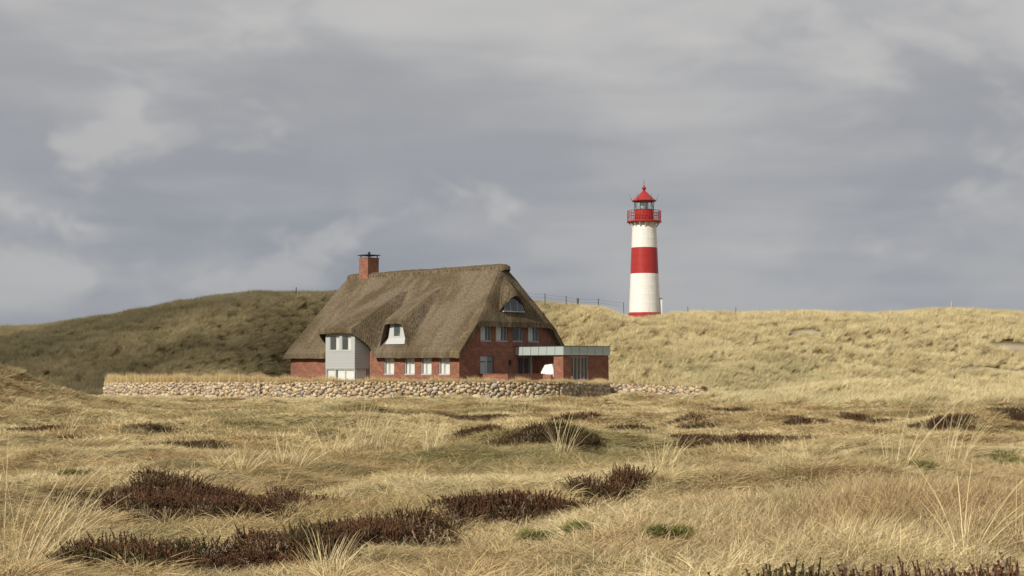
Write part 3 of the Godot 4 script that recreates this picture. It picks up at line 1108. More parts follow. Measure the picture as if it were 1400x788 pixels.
func build_house() -> void:
	var house = thing("thatched_house", "red brick house with a big thatched roof behind the stone wall", "house", Vector3(-4, 0, -111))
	house.transform.basis = Basis(Vector3(-S2, 0, -S2), Vector3.UP, Vector3(S2, 0, -S2))
	var A = Vector3.RIGHT   # along the long wall
	var B = Vector3.BACK    # along the gable
	var M = {}
	M.brick = mat(Color(1, 1, 1), 0.9)
	M.brick.albedo_texture = brick_texture()
	M.brick.uv1_triplanar = true
	M.brick.uv1_scale = Vector3(0.5, 0.5, 0.5)
	M.white = mat(lin(0.46, 0.475, 0.47), 0.5)
	M.grey = mat(lin(0.40, 0.42, 0.42), 0.55)
	M.dark_grey = mat(lin(0.17, 0.185, 0.19), 0.55)
	M.clad = mat(lin(0.40, 0.415, 0.41), 0.6)
	M.curtain = mat(lin(0.82, 0.82, 0.78), 0.9)
	M.curtain.backlight_enabled = true
	M.curtain.backlight = Color(0.4, 0.4, 0.4)
	M.glass = mat(Color(0.75, 0.8, 0.8, 0.12), 0.03)
	M.glass.transparency = BaseMaterial3D.TRANSPARENCY_ALPHA
	M.glass.metallic_specular = 0.6
	M.thatch = mat(Color(1, 1, 1), 0.95)
	M.thatch.metallic_specular = 0.2
	M.thatch.vertex_color_use_as_albedo = true
	M.thatch.albedo_texture = noise_tex(21, 0.035, 5, [[0.0, lin(0.075, 0.058, 0.042)], [0.38, lin(0.138, 0.109, 0.076)], [0.62, lin(0.195, 0.158, 0.11)], [1.0, lin(0.30, 0.255, 0.185)]], 1024)
	M.thatch.uv1_scale = Vector3(0.34, 0.085, 1)
	M.thatch.heightmap_enabled = true
	M.thatch.heightmap_texture = noise_tex(22, 0.06, 3, [], 512)
	M.thatch.heightmap_scale = 6.0
	M.zinc = mat(lin(0.43, 0.49, 0.47), 0.3, 0.2)
	M.metal = mat(lin(0.055, 0.055, 0.06), 0.5, 0.5)
	M.wood = mat(lin(0.25, 0.2, 0.15), 0.8)

	# ---- brick walls
	var G = -0.1
	var wins = [[1.06, 2.31], [3.15, 4.38], [5.12, 6.35], [7.6, 8.85]]
	var holes = []
	for q in wins: holes.append([q[0], 1.02 - G, q[1], 2.32 - G])
	wall_panel("wall", Vector3(0.3, G, 0), A, -B, 10.35, 2.85 - G, holes.map(func(q): return [q[0] - 0.3, q[1], q[2] - 0.3, q[3]]), 0.3, M.brick, house)
	wall_panel("wall", Vector3(14.5, G, 0), A, -B, HL - 14.5, 2.7 - G, [[0.02, 0.05, 0.75, 0.85]], 0.3, M.brick, house)
	wall_panel("wall", Vector3(0, G, HW), A, B, HL, 2.85 - G, [], 0.3, M.brick, house)
	wall_panel("wall", Vector3(HL, G, 0.3), B, A, HW - 0.6, 2.7 - G, [], 0.3, M.brick, house)
	# gable: the middle with openings, then the parts under the slopes
	var gw = [[2.23, 3.41], [3.89, 5.17], [5.74, 6.89], [7.47, 8.72]]
	var gh = []
	for q in gw: gh.append([q[0] - 2.1, 3.6 - G, q[1] - 2.1, 4.78 - G])
	gh.append([2.2 - 2.1, 0.1 - G, 3.65 - 2.1, 2.43 - G])
	gh.append([6.3 - 2.1, 0.1 - G, 7.7 - 2.1, 2.35 - G])
	wall_panel("wall", Vector3(0, G, 2.1), B, -A, 6.9, 5.2 - G, gh, 0.3, M.brick, house)
	for side in [0, 1]:
		var st = stool()
		var poly = [[0.0, G], [2.1, G], [2.1, 5.5], [0.0, 2.98]]
		var pf = []
		var pb = []
		for q in poly:
			var bb = q[0] if side == 0 else HW - q[0]
			pf.append(Vector3(0, q[1], bb))
			pb.append(Vector3(0.3, q[1], bb))
		quad(st, pf[0], pf[1], pf[2], pf[3])
		quad(st, pb[3], pb[2], pb[1], pb[0])
		for k in 4: quad(st, pf[k], pb[k], pb[(k + 1) % 4], pf[(k + 1) % 4])
		put("wall", done(st), M.brick, house)
	put("wall", box_mesh(Vector3(0.002, 5.2, 3.3), Vector3(0.298, 6.5, 7.8)), M.brick, house)

	# ---- windows of the long wall and the gable
	for q in wins:
		window(Vector3(q[0], 1.02, 0), A, -B, q[1] - q[0], 1.3, [0.6], 0.07, 0.05, M, house, M.white, [[0.02, 0.98]])
	for i in 4:
		var q = gw[i]
		window(Vector3(0, 3.6, q[0]), B, -A, q[1] - q[0], 1.18, [0.68], 0.06, 0.06, M, house, M.grey, [[0.05, 0.6]] if i != 2 else [])
	window(Vector3(14.56, 0.0, 0), A, -B, 0.65, 0.72, [], 0.03, 0.05, M, house, M.white, [[0.0, 1.0]], "cellar_window")
	# double door of the gable
	for k in 2:
		var x0 = 2.2 + 0.725 * k
		var door = put("door", box_mesh(Vector3(0.08, 0.1, x0 + 0.02), Vector3(0.14, 2.42, x0 + 0.70)), M.grey if k == 0 else M.dark_grey, house)
		for y in [0.45, 1.95]:
			put("hinge_strap", box_mesh(Vector3(0.055, y, x0 + 0.06), Vector3(0.079, y + 0.07, x0 + 0.6)), M.metal, door)
	put("door_post", box_mesh(Vector3(0.03, 0.1, 2.885), Vector3(0.15, 2.42, 2.955)), M.white, house)
	put("door_post", box_mesh(Vector3(0.03, 0.1, 2.15), Vector3(0.15, 2.42, 2.205)), M.white, house)
	var lamp = put("wall_lamp", box_mesh(Vector3(-0.13, 1.75, 5.3), Vector3(-0.002, 2.15, 5.48)), M.metal, house)
	put("bracket", box_mesh(Vector3(-0.06, 1.68, 5.36), Vector3(-0.002, 1.749, 5.42)), M.metal, lamp)
	# terrace door under the flat roof
	window(Vector3(0, 0.1, 6.3), B, -A, 1.4, 2.25, [0.5], 0.05, 0.08, M, house, M.dark_grey, [], "terrace_door")
	put("door_post", box_mesh(Vector3(-0.1, 0.0, 7.72), Vector3(-0.01, 2.4, 7.82)), M.white, house)

	# ---- thatched roof
	var us = steps([[-0.6, 0.07], [0.9, 0.28], [5.0, 0.12], [17.0, 0.28], [19.6, 0.08], [21.6, 1]])
	var vs = steps([[0.0, 0.012], [1.0, 1]])
	var roof = put("roof", shell(func(a, t):
		var b0 = roof_front(a)
		var b = lerpf(b0, 11.6, t)
		var wob = 0.035 * n_hum.get_noise_2d(a * 2.0, b * 2.0) + 0.05 * n_mid.get_noise_2d(a * 2.5, b * 2.5)
		return Vector3(a + 0.03 * n_hum.get_noise_2d(b * 3.0, 5.0), roof_y(a, b) + wob, b + 0.03 * n_hum.get_noise_2d(a * 3.0, 9.0)), us, vs, Vector3(0, -0.42, 0), 1.0), M.thatch, house)
	# rolled ridge
	var rs = stool()
	rs.set_smooth_group(1)
	var prof = []
	for k in 13:
		var t = PI * k / 12.0
		prof.append(Vector2(cos(t) * 0.52, sin(t) * 0.30 + (-0.32 if k == 0 or k == 12 else 0.0)))
	var rows = []
	for i in 60:
		var a = lerpf(0.35, 20.3, i / 59.0)
		var e = clampf(minf(a - 0.35, 20.3 - a) / 0.35, 0.0, 1.0)
		var f = 0.55 + 0.45 * sqrt(e)
		var row = []
		for q in prof:
			row.append(Vector3(a + 0.0, 9.42 + q.y * f + 0.04 * n_hum.get_noise_2d(a * 3.0, q.x * 5.0), 5.55 + q.x * f))
		rows.append(row)
	for i in 59:
		for k in 12:
			for p in [rows[i][k], rows[i + 1][k], rows[i + 1][k + 1], rows[i][k], rows[i + 1][k + 1], rows[i][k + 1]]:
				rs.set_uv(Vector2(p.z, p.x))
				rs.add_vertex(p)
	for i in [0, 59]:
		for k in range(1, 12):
			for p in [rows[i][0], rows[i][k], rows[i][k + 1]]:
				rs.set_uv(Vector2(p.z, p.y))
				rs.add_vertex(p)
	var ridge_m = M.thatch.duplicate()
	ridge_m.vertex_color_use_as_albedo = false
	ridge_m.albedo_color = lin(0.72, 0.68, 0.62)
	put("ridge_cap", done(rs), ridge_m, roof)
	# small thatched dormer
	var dus = steps([[5.0, 0.1], [10.1, 1]])
	var dvs = steps([[-0.18, 0.1], [4.9, 1]])
	put("dormer_thatch", shell(func(a, b):
		var e = absf(a - 7.55) - 1.0
		var y = 5.50 + 0.66 * b - dormer_fall(e, b, 0.0, 3.6, 2.0) - 0.05 * (a - 7.55) * (a - 7.55)
		y = smax(y, roof_main(a, b) - 0.12, 0.4)
		return Vector3(a, y + 0.03 * n_hum.get_noise_2d(a * 2.0, b * 2.0), b + 0.03 * n_hum.get_noise_2d(a * 3.0, 9.0)), dus, dvs, Vector3(0, -0.36, 0.02), 1.0), M.thatch, roof)
	# eyelid over the gable window
	var eus = steps([[3.4, 0.08], [7.5, 1]])
	var evs = steps([[0.0, 0.05], [1.0, 1]])
	put("eyebrow_thatch", shell(func(b, t):
		var q = clampf(absf(b - 5.42) / 1.75, 0.0, 1.0)
		b = 5.42 + (b - 5.42) * lerpf(1.0, 0.22, t)
		var bell = 0.5 + 0.5 * cos(PI * q)
		bell = pow(bell, 0.8)
		var y0 = 5.85 + 1.32 * bell
		var y = lerpf(y0, 9.05, t)
		var hip = -0.6 + (y - 5.12) / 3.25
		var D = (0.85 * bell + 0.02) * (1.0 - sm(0.0, 1.0, t)) - 0.08
		return Vector3(hip - D + 0.02 * n_hum.get_noise_2d(b * 3.0, y * 3.0), y, b), eus, evs, Vector3(0.2, -0.12, 0), 1.0), M.thatch, roof)
	# its window
	var eg = stool()
	var ef = stool()
	var cen = 5.42
	var last = []
	for k in 17:
		var t = PI * k / 16.0
		var bb = cen - cos(t) * 1.12
		var yy = 5.98 + sin(t) * 0.98
		var hipa = -0.6 + (5.98 - 5.12) / 3.25 - 0.13
		var p = Vector3(hipa + (yy - 5.98) * 0.12, yy, bb)
		if last.size():
			for v in [Vector3(hipa, 5.98, cen), last[0], p]: eg.add_vertex(v)
		last = [p]
	put("gable_skylight", done(eg), M.dark_grey, house)
	var hip0 = -0.6 + (5.98 - 5.12) / 3.25 - 0.13
	bx(ef, Vector3(hip0 - 0.05, 5.88, cen - 1.16), Vector3(hip0 + 0.1, 5.96, cen + 1.16))
	put("sill", done(ef), M.grey, house.get_node("gable_skylight"))
	for x in [-0.38, 0.38]:
		var mu = stool()
		obox(mu, Vector3(hip0 - 0.01 + 0.05, 6.38, cen + x), Vector3(0.025, 0, 0), Vector3(0.05, 0.42, 0), Vector3(0, 0, 0.02))
		put("mullion", done(mu), M.grey, house.get_node("gable_skylight"))
	var gp = M.glass.duplicate()
	gp.albedo_color = Color(0.25, 0.32, 0.38, 0.55)
	var gl = stool()
	last = []
	for k in 17:
		var t = PI * k / 16.0
		var p = Vector3(hip0 - 0.02 + sin(t) * 0.92 * 0.12, 5.99 + sin(t) * 0.92, cen - cos(t) * 1.06)
		if last.size():
			for v in [Vector3(hip0 - 0.02, 5.99, cen), last[0], p]: gl.add_vertex(v)
		last = [p]
	put("pane", done(gl), gp, house.get_node("gable_skylight"))

	# ---- white trapezoid window of the small dormer
	var ds = stool()
	var zf = 0.27
	var prof2 = [[0.82, 5.3], [0.92, 4.6], [1.02, 3.9], [1.2, 3.40]]
	var depth2 = [zf, zf - 0.0, zf - 0.05, zf - 0.28]
	# frame board with an opening: left, right, below, above
	var wx0 = 7.15
	var wx1 = 7.95
	for k in 3:
		var y1 = prof2[k][1]
		var y0 = prof2[k + 1][1]
		var e1 = prof2[k][0]
		var e0 = prof2[k + 1][0]
		var z1 = depth2[k]
		var z0 = depth2[k + 1]
		if k < 2:
			quad(ds, Vector3(7.55 - e0, y0, z0), Vector3(wx0, y0, z0), Vector3(wx0, y1, z1), Vector3(7.55 - e1, y1, z1))
			quad(ds, Vector3(wx1, y0, z0), Vector3(7.55 + e0, y0, z0), Vector3(7.55 + e1, y1, z1), Vector3(wx1, y1, z1))
			if k == 1:
				quad(ds, Vector3(wx0, y0, z0), Vector3(wx1, y0, z0), Vector3(wx1, 4.0, z0), Vector3(wx0, 4.0, z0))
			if k == 0:
				quad(ds, Vector3(wx0, 5.08, z1), Vector3(wx1, 5.08, z1), Vector3(wx1, y1, z1), Vector3(wx0, y1, z1))
		else:
			quad(ds, Vector3(7.55 - e0, y0, z0), Vector3(7.55 + e0, y0, z0), Vector3(7.55 + e1, y1, z1), Vector3(7.55 - e1, y1, z1))
		for s in [-1, 1]:
			quad(ds, Vector3(7.55 + s * e0, y0, z0), Vector3(7.55 + s * e0 * 0.9, y0, 0.6), Vector3(7.55 + s * e1 * 0.9, y1, 0.6), Vector3(7.55 + s * e1, y1, z1))
	put("dormer_front", done(ds), M.white, house)
	window(Vector3(wx0 - 0.04, 3.98, zf - 0.03), A, -B, wx1 - wx0 + 0.08, 1.14, [], 0.0, 0.06, M, house, M.white, [], "dormer_window", M.glass)

	# ---- chimney
	var ch = put("chimney", box_mesh(Vector3(17.0, 8.6, 4.98), Vector3(18.22, 10.98, 6.2)), M.brick, house)
	put("cap_course", box_mesh(Vector3(16.97, 10.98, 4.95), Vector3(18.25, 11.08, 6.23)), M.brick, ch)
	for x in [17.1, 18.1]:
		for z in [5.1, 6.1]:
			put("leg", box_mesh(Vector3(x - 0.035, 11.08, z - 0.035), Vector3(x + 0.035, 11.27, z + 0.035)), M.metal, ch)
	put("cap_plate", box_mesh(Vector3(16.9, 11.27, 4.88), Vector3(18.32, 11.34, 6.3)), M.metal, ch)
	var cowl = put("cowl", lathe([[0.0, 11.34], [0.1, 11.34], [0.1, 11.5], [0.16, 11.52], [0.0, 11.66]], 10), M.metal, ch)
	cowl.position = Vector3(17.6, 0, 5.6)

	# ---- grey clad bay under the big dormer
	var bay_holes = [[0.45 + 0.05, 2.85 - G, 1.77, 4.2 - G], [1.85, 2.85 - G, 3.3, 4.2 - G]]
	# corner posts and lintel of the bay, glazed below
	var y_g = 1.46
	for k in 7:
		var y0 = y_g + 0.2 * k
		put("board", box_mesh(Vector3(10.7, y0 + 0.006, -1.5), Vector3(14.5, y0 + 0.194, -1.44)), M.clad, house)
		put("board", box_mesh(Vector3(10.7, y0 + 0.006, -1.438), Vector3(10.76, y0 + 0.194, 0.0)), M.clad, house)
	put("bay_frame", box_mesh(Vector3(10.72, y_g - 0.02, -1.45), Vector3(14.48, 2.86, -1.40)), M.clad, house)
	wall_panel("bay_wall", Vector3(10.7, 2.862, -1.5), A, -B, 3.8, 1.7, [[0.42, 0.02, 1.75, 1.34], [1.95, 0.02, 3.3, 1.34]], 0.08, M.clad, house)
	var cheek = stool()
	var cpts = [[-1.42, 2.862], [-0.02, 2.862], [0.9, 2.862], [0.9, 4.9], [-1.42, 4.56]]
	for a in [10.7, 14.5]:
		cheek = stool()
		for q in [[0, 1, 3], [0, 3, 4]]:
			for w in q: cheek.add_vertex(Vector3(a, cpts[w][1], cpts[w][0]))
		put("cheek", done(cheek), M.clad, house)
	put("cheek", box_mesh(Vector3(14.44, G, -1.44), Vector3(14.5, 2.862, 0.0)), M.clad, house)
	window(Vector3(11.12, 2.88, -1.5), A, -B, 1.33, 1.32, [], 0.02, 0.10, M, house, M.clad, [[0.0, 0.5]], "bay_window")
	window(Vector3(12.65, 2.88, -1.5), A, -B, 1.35, 1.32, [], 0.02, 0.10, M, house, M.clad, [[0.05, 0.5]], "bay_window")
	window(Vector3(10.72, 0.05, -1.47), A, -B, 3.76, 1.40, [0.33, 0.66], 0.0, 0.07, M, house, M.white, [[0.0, 0.64], [0.72, 0.98]], "bay_glazing")
	window(Vector3(10.73, 0.05, -1.39), B, -A, 1.36, 1.40, [], 0.0, 0.07, M, house, M.white, [[0.0, 0.95]], "bay_glazing")

	# ---- flat-roofed annex
	var pa = -5.12
	put("annex_pier", box_mesh(Vector3(pa, G, 6.07), Vector3(-4.12, 2.48, 6.4)), M.brick, house)
	wall_panel("annex_wall", Vector3(pa, G, 6.402), B, -A, 4.9, 2.48 - G, [[6.9 - 6.402, 0.6 - G, 8.9 - 6.402, 2.38 - G]], 0.3, M.brick, house)
	put("annex_wall", box_mesh(Vector3(pa + 0.002, G, 11.0), Vector3(0.0, 2.48, 11.3)), M.brick, house)
	put("annex_wall", box_mesh(Vector3(-4.8, G, 8.4), Vector3(-0.02, 2.48, 8.6)), M.brick, house)
	window(Vector3(pa, 0.6, 6.9), B, -A, 2.0, 1.78, [0.2, 0.4, 0.6, 0.8], 0.05, 0.06, M, house, M.grey, [], "annex_window")
	put("terrace_slab", box_mesh(Vector3(-5.6, G - 0.3, 2.0), Vector3(0.0, 0.12, 8.4)), M.grey, house)
	put("flat_roof", box_mesh(Vector3(pa, 2.48, 6.07), Vector3(-0.01, 3.02, 11.3)), M.dark_grey, house)
	for k in 6:
		var x0 = lerpf(-5.2, 0.0, k / 6.0)
		put("fascia_panel", box_mesh(Vector3(x0 + 0.02, 2.50, 5.98), Vector3(x0 + 5.2 / 6.0 - 0.02, 3.17, 6.068)), M.zinc, house)
		var z0 = lerpf(5.98, 11.4, k / 6.0)
		put("fascia_panel", box_mesh(Vector3(-5.21, 2.50, z0 + 0.02), Vector3(-5.122, 3.17, z0 + 5.42 / 6.0 - 0.02)), M.zinc, house)
	put("coping", box_mesh(Vector3(-5.25, 3.172, 5.94), Vector3(0.0, 3.21, 6.25)), M.metal, house)
	put("coping", box_mesh(Vector3(-5.25, 3.172, 6.252), Vector3(-4.95, 3.21, 11.42)), M.metal, house)
	put("drip_edge", box_mesh(Vector3(-5.23, 2.455, 5.96), Vector3(0.0, 2.478, 6.066)), M.metal, house)

	# ---- things beside the house
	var chair = thing("beach_chair", "white covered beach chair under the flat roof beside the brick pier", "beach chair")
	chair.transform = house.transform * Transform3D(Basis(), Vector3(-3.25, 0.12, 6.75))
	var cs = stool()
	var outl = [[-0.62, 0.02], [0.62, 0.02], [0.72, 1.05], [0.30, 1.62], [-0.45, 1.70], [-0.62, 1.2]]
	for k in outl.size():
		var p = outl[k]
		var q = outl[(k + 1) % outl.size()]
		quad(cs, Vector3(p[0], p[1], -0.45), Vector3(q[0], q[1], -0.45), Vector3(q[0], q[1], 0.45), Vector3(p[0], p[1], 0.45))
	for z in [-0.45, 0.45]:
		for k in range(1, outl.size() - 1):
			for w in [0, k, k + 1]: cs.add_vertex(Vector3(outl[w][0], outl[w][1], z))
	put("cover", done(cs), mat(lin(0.8, 0.8, 0.79), 0.6), chair)
	put("base_board", box_mesh(Vector3(-0.55, 0.0, -0.4), Vector3(0.55, 0.018, 0.4)), M.wood, chair)
	var lw = thing("low_brick_wall", "low red brick terrace wall in front of the gable", "wall")
	lw.transform = house.transform
	put("wall", box_mesh(Vector3(-3.2, G, 2.0), Vector3(-0.002, 1.02, 2.24)), M.brick, lw)
	put("wall", box_mesh(Vector3(-3.2, G, 2.242), Vector3(-2.96, 1.02, 6.0)), M.brick, lw)
	put("coping", box_mesh(Vector3(-3.23, 1.02, 1.97), Vector3(-0.002, 1.07, 2.27)), M.brick, lw)
	put("coping", box_mesh(Vector3(-3.23, 1.02, 2.272), Vector3(-2.93, 1.07, 6.03)), M.brick, lw)
	put("wall", box_mesh(Vector3(-4.1, G, 5.8), Vector3(-3.202, 1.02, 5.998)), M.brick, lw)

# ------------------------------------------------------------------ lighthouse
func build_lighthouse() -> void:
	var base_y = 1.7 + (500.0 - 431.0) * 151.5 / 2000.0
	var L = thing("lighthouse", "red and white striped lighthouse on the dune crest", "lighthouse", Vector3(13.75, base_y, -151.5))
	var white = mat(lin(0.76, 0.755, 0.735), 0.45)
	white.albedo_texture = noise_tex(61, 0.012, 4, [[0.0, Color(0.94, 0.93, 0.90)], [0.5, Color(0.985, 0.98, 0.97)], [1.0, Color(1, 1, 1)]], 512)
	white.uv1_triplanar = true
	white.uv1_scale = Vector3(0.5, 0.12, 0.5)
	var red = mat(lin(0.37, 0.033, 0.029), 0.36)
	red.albedo_texture = noise_tex(62, 0.014, 4, [[0.0, Color(0.92, 0.91, 0.91)], [1.0, Color(1, 1, 1)]], 512)
	red.uv1_triplanar = true
	red.uv1_scale = Vector3(0.5, 0.12, 0.5)
	var iron = mat(lin(0.05, 0.05, 0.055), 0.5, 0.3)
	var glass = mat(Color(0.8, 0.9, 0.9, 0.1), 0.03)
	glass.transparency = BaseMaterial3D.TRANSPARENCY_ALPHA
	var R = func(y): return lerpf(1.63, 1.235, y / 9.6)
	var sec = func(y0, y1):
		var p = [[R.call(y0), y0]]
		# riveted plates: a thin lap joint every 0.9 m
		var y = y0 + 0.9
		while y < y1 - 0.2:
			p.append_array([[R.call(y) , y], [R.call(y) + 0.006, y + 0.01], [R.call(y) + 0.006, y + 0.07], [R.call(y), y + 0.08]])
			y += 0.9
		p.append([R.call(y1), y1])
		return lathe(p, 56)
	put("foot_band", lathe([[1.72, -1.5], [1.72, 0.1], [1.64, 0.25], [1.6, 0.25]], 56), red, L)
	put("tower_section", sec.call(0.25, 4.27), white, L)
	put("tower_section", sec.call(4.272, 6.98), red, L)
	put("tower_section", sec.call(6.982, 9.62), white, L)
	# gallery
	var deck = put("gallery", lathe([[0.0, 9.62], [1.78, 9.62], [1.8, 9.66], [1.8, 9.74], [1.76, 9.78], [0.0, 9.78]], 48), red, L)
	for k in 16:
		var t = TAU * k / 16.0
		var d = Vector3(cos(t), 0, sin(t))
		var st = stool()
		tube(st, d * 1.22 + Vector3(0, 9.05, 0), d * 1.62 + Vector3(0, 9.6, 0), 0.045, 0.045, 5)
		put("bracket", done(st), white, deck)
	for y in [10.2, 10.5, 10.82]:
		var st = stool()
		for k in 40:
			var t0 = TAU * k / 40.0
			var t1 = TAU * (k + 1) / 40.0
			tube(st, Vector3(cos(t0) * 1.74, y, sin(t0) * 1.74), Vector3(cos(t1) * 1.74, y, sin(t1) * 1.74), 0.022, 0.022, 4)
		put("rail", done(st), red, deck)
	var bal = stool()
	tube(bal, Vector3(0, 9.78, 0), Vector3(0, 10.82, 0), 0.026, 0.026, 5)
	var bal_m = done(bal)
	for k in 40:
		var t = TAU * k / 40.0
		var o = put("baluster", bal_m, red, deck)
		o.position = Vector3(cos(t) * 1.74, 0, sin(t) * 1.74)
	put("lantern_drum", lathe([[1.02, 9.78], [1.02, 10.86], [1.06, 10.88], [1.06, 10.94], [0.6, 10.94]], 32), red, L)
	# lantern room
	var lan = put("lantern_floor", lathe([[0.0, 10.941], [0.98, 10.941], [0.98, 10.97], [0.0, 10.97]], 24), iron, L)
	for k in 10:
		var t = TAU * (k + 0.3) / 10.0
		var t2 = TAU * (k + 1.3) / 10.0
		var a = Vector3(cos(t) * 0.99, 0, sin(t) * 0.99)
		var b = Vector3(cos(t2) * 0.99, 0, sin(t2) * 0.99)
		var st = stool()
		tube(st, a + Vector3(0, 10.95, 0), a + Vector3(0, 11.85, 0), 0.03, 0.03, 4)
		put("glazing_bar", done(st), iron, lan)
		if k % 2 == 0:
			st = stool()
			tube(st, a + Vector3(0, 10.95, 0), b + Vector3(0, 11.85, 0), 0.018, 0.018, 4)
			put("glazing_bar", done(st), iron, lan)
		st = stool()
		quad(st, a * 0.99 + Vector3(0, 10.97, 0), b * 0.99 + Vector3(0, 10.97, 0), b * 0.99 + Vector3(0, 11.84, 0), a * 0.99 + Vector3(0, 11.84, 0))
		put("pane", done(st), glass, lan)
	var lens = mat(lin(0.32, 0.42, 0.42), 0.15)
	lens.clearcoat_enabled = true
	put("lens", lathe([[0.0, 10.975], [0.34, 10.975], [0.34, 11.1], [0.44, 11.14], [0.47, 11.4], [0.44, 11.66], [0.34, 11.7], [0.0, 11.78]], 20, false), lens, lan)
	# roof, ball and spire
	var top = put("lantern_roof", lathe([[0.95, 11.80], [1.24, 11.82], [1.26, 11.90], [1.02, 12.08], [0.74, 12.36], [0.46, 12.64], [0.22, 12.86], [0.15, 12.94], [0.15, 13.0]], 32), red, L)
	put("ball", lathe([[0.1, 13.0], [0.13, 13.06], [0.24, 13.16], [0.24, 13.24], [0.13, 13.34], [0.06, 13.48], [0.03, 13.6]], 16), red, top)
	var sp = stool()
	tube(sp, Vector3(0, 13.58, 0), Vector3(0, 14.15, 0), 0.03, 0.012, 5)
	put("spire", done(sp), iron, top)
	for k in 6:
		var t = TAU * (k + 0.05) / 6.0
		var d = Vector3(cos(t), 0, sin(t))
		var st = stool()
		tube(st, d * 1.2 + Vector3(0, 11.86, 0), d * 1.34 + Vector3(0, 12.06, 0), 0.03, 0.03, 5)
		tube(st, d * 1.34 + Vector3(0, 12.06, 0), d * 1.52 + Vector3(0, 12.62, 0), 0.016, 0.008, 5)
		put("aerial", done(st), iron, top)
	# narrow lean-to at the foot, to the right
	var dx = Vector3(cos(-0.15), 0, sin(-0.15))
	var ds = stool()
	obox(ds, dx * 1.62 + Vector3(0, 0.72, 0.25), Vector3(0.17, 0, 0), Vector3(0, 0.9, 0), Vector3(0, 0, 0.55))
	var porch = put("porch", done(ds), white, L)
	var dr = stool()
	obox(dr, dx * 1.62 + Vector3(-0.01, 1.66, 0.25), Vector3(0.22, 0.02, 0), Vector3(-0.003, 0.03, 0), Vector3(0, 0, 0.6))
	put("porch_roof", done(dr), iron, porch)

# ------------------------------------------------------------------ fences
func post_mesh(hh: float, w: float) -> ArrayMesh:
	var st = stool()
	tube(st, Vector3(0, -0.4, 0), Vector3(rng.randf_range(-0.04, 0.04), hh, 0), w, w * 0.9, 7)
	return done(st)

func build_fences() -> void:
	var wood = mat(lin(0.12, 0.095, 0.07), 0.95)
	var wire = mat(lin(0.1, 0.1, 0.1), 0.6, 0.4)
	var f = thing("wire_fence", "dark post and wire fence on the dune crest left of the lighthouse", "fence")
	var posts = []
	for q in [[716, 399, 0.045], [745, 401.5, 0.05], [774, 405, 0.05], [790, 408, 0.13], [818, 408.5, 0.06], [853, 413.5, 0.04]]:
		var d = 153.5
		var x = (q[0] - 700.0) / 2000.0 * d
		var g = h(x, -d)
		var top = 1.7 + (500.0 - q[1]) * d / 2000.0
		posts.append([Vector3(x, g, -d), top, q[2]])
	f.position = posts[0][0]
	for p in posts:
		var o = put("post", post_mesh(p[1] - p[0].y, p[2]), wood, f)
		o.position = p[0] - f.position
	for k in posts.size() - 1:
		for e in [0.1, 0.42]:
			var st = stool()
			var a = Vector3(posts[k][0].x, posts[k][1] - e, posts[k][0].z) - f.position
			var b = Vector3(posts[k + 1][0].x, posts[k + 1][1] - e, posts[k + 1][0].z) - f.position
			var c = (a + b) * 0.5 - Vector3(0, 0.05, 0)
			tube(st, a, c, 0.009, 0.009, 4)
			tube(st, c, b, 0.009, 0.009, 4)
			put("wire", done(st), wire, f)
	var pale = mat(lin(0.42, 0.36, 0.27), 0.9)
	for q in [[941, 419.5, 0.04, "thin dark post on the crest just right of the lighthouse"], [1006, 420.5, 0.04, "thin dark post on the crest farther right of the lighthouse"], [1302, 412.5, 0.1, "pale wooden post on the crest near the right edge"], [404, 393, 0.05, "small dark post on the crest just left of the thatched roof"]]:
		var d = 149.0
		var x = (q[0] - 700.0) / 2000.0 * d
		var g = h(x, -d)
		var o = put("fence_post", post_mesh(maxf(0.5, 1.7 + (500.0 - q[1]) * d / 2000.0 - g), q[2]), pale if q[0] > 1200 else wood, self)
		o.position = Vector3(x, g, -d)
		tag(o, q[3], "post", "single posts on the dune crest")
	# a slender dark post against the stone wall
	var sx = -6.2 - 10.3
	var wd = table(WALL_D, sx)
	var ps = put("wall_post", post_mesh(1.15, 0.06), wood, self)
	ps.position = Vector3(sx, h(sx, -wd + 0.85), -wd + 0.62)
	tag(ps, "slender dark post standing in front of the long stone wall", "post")

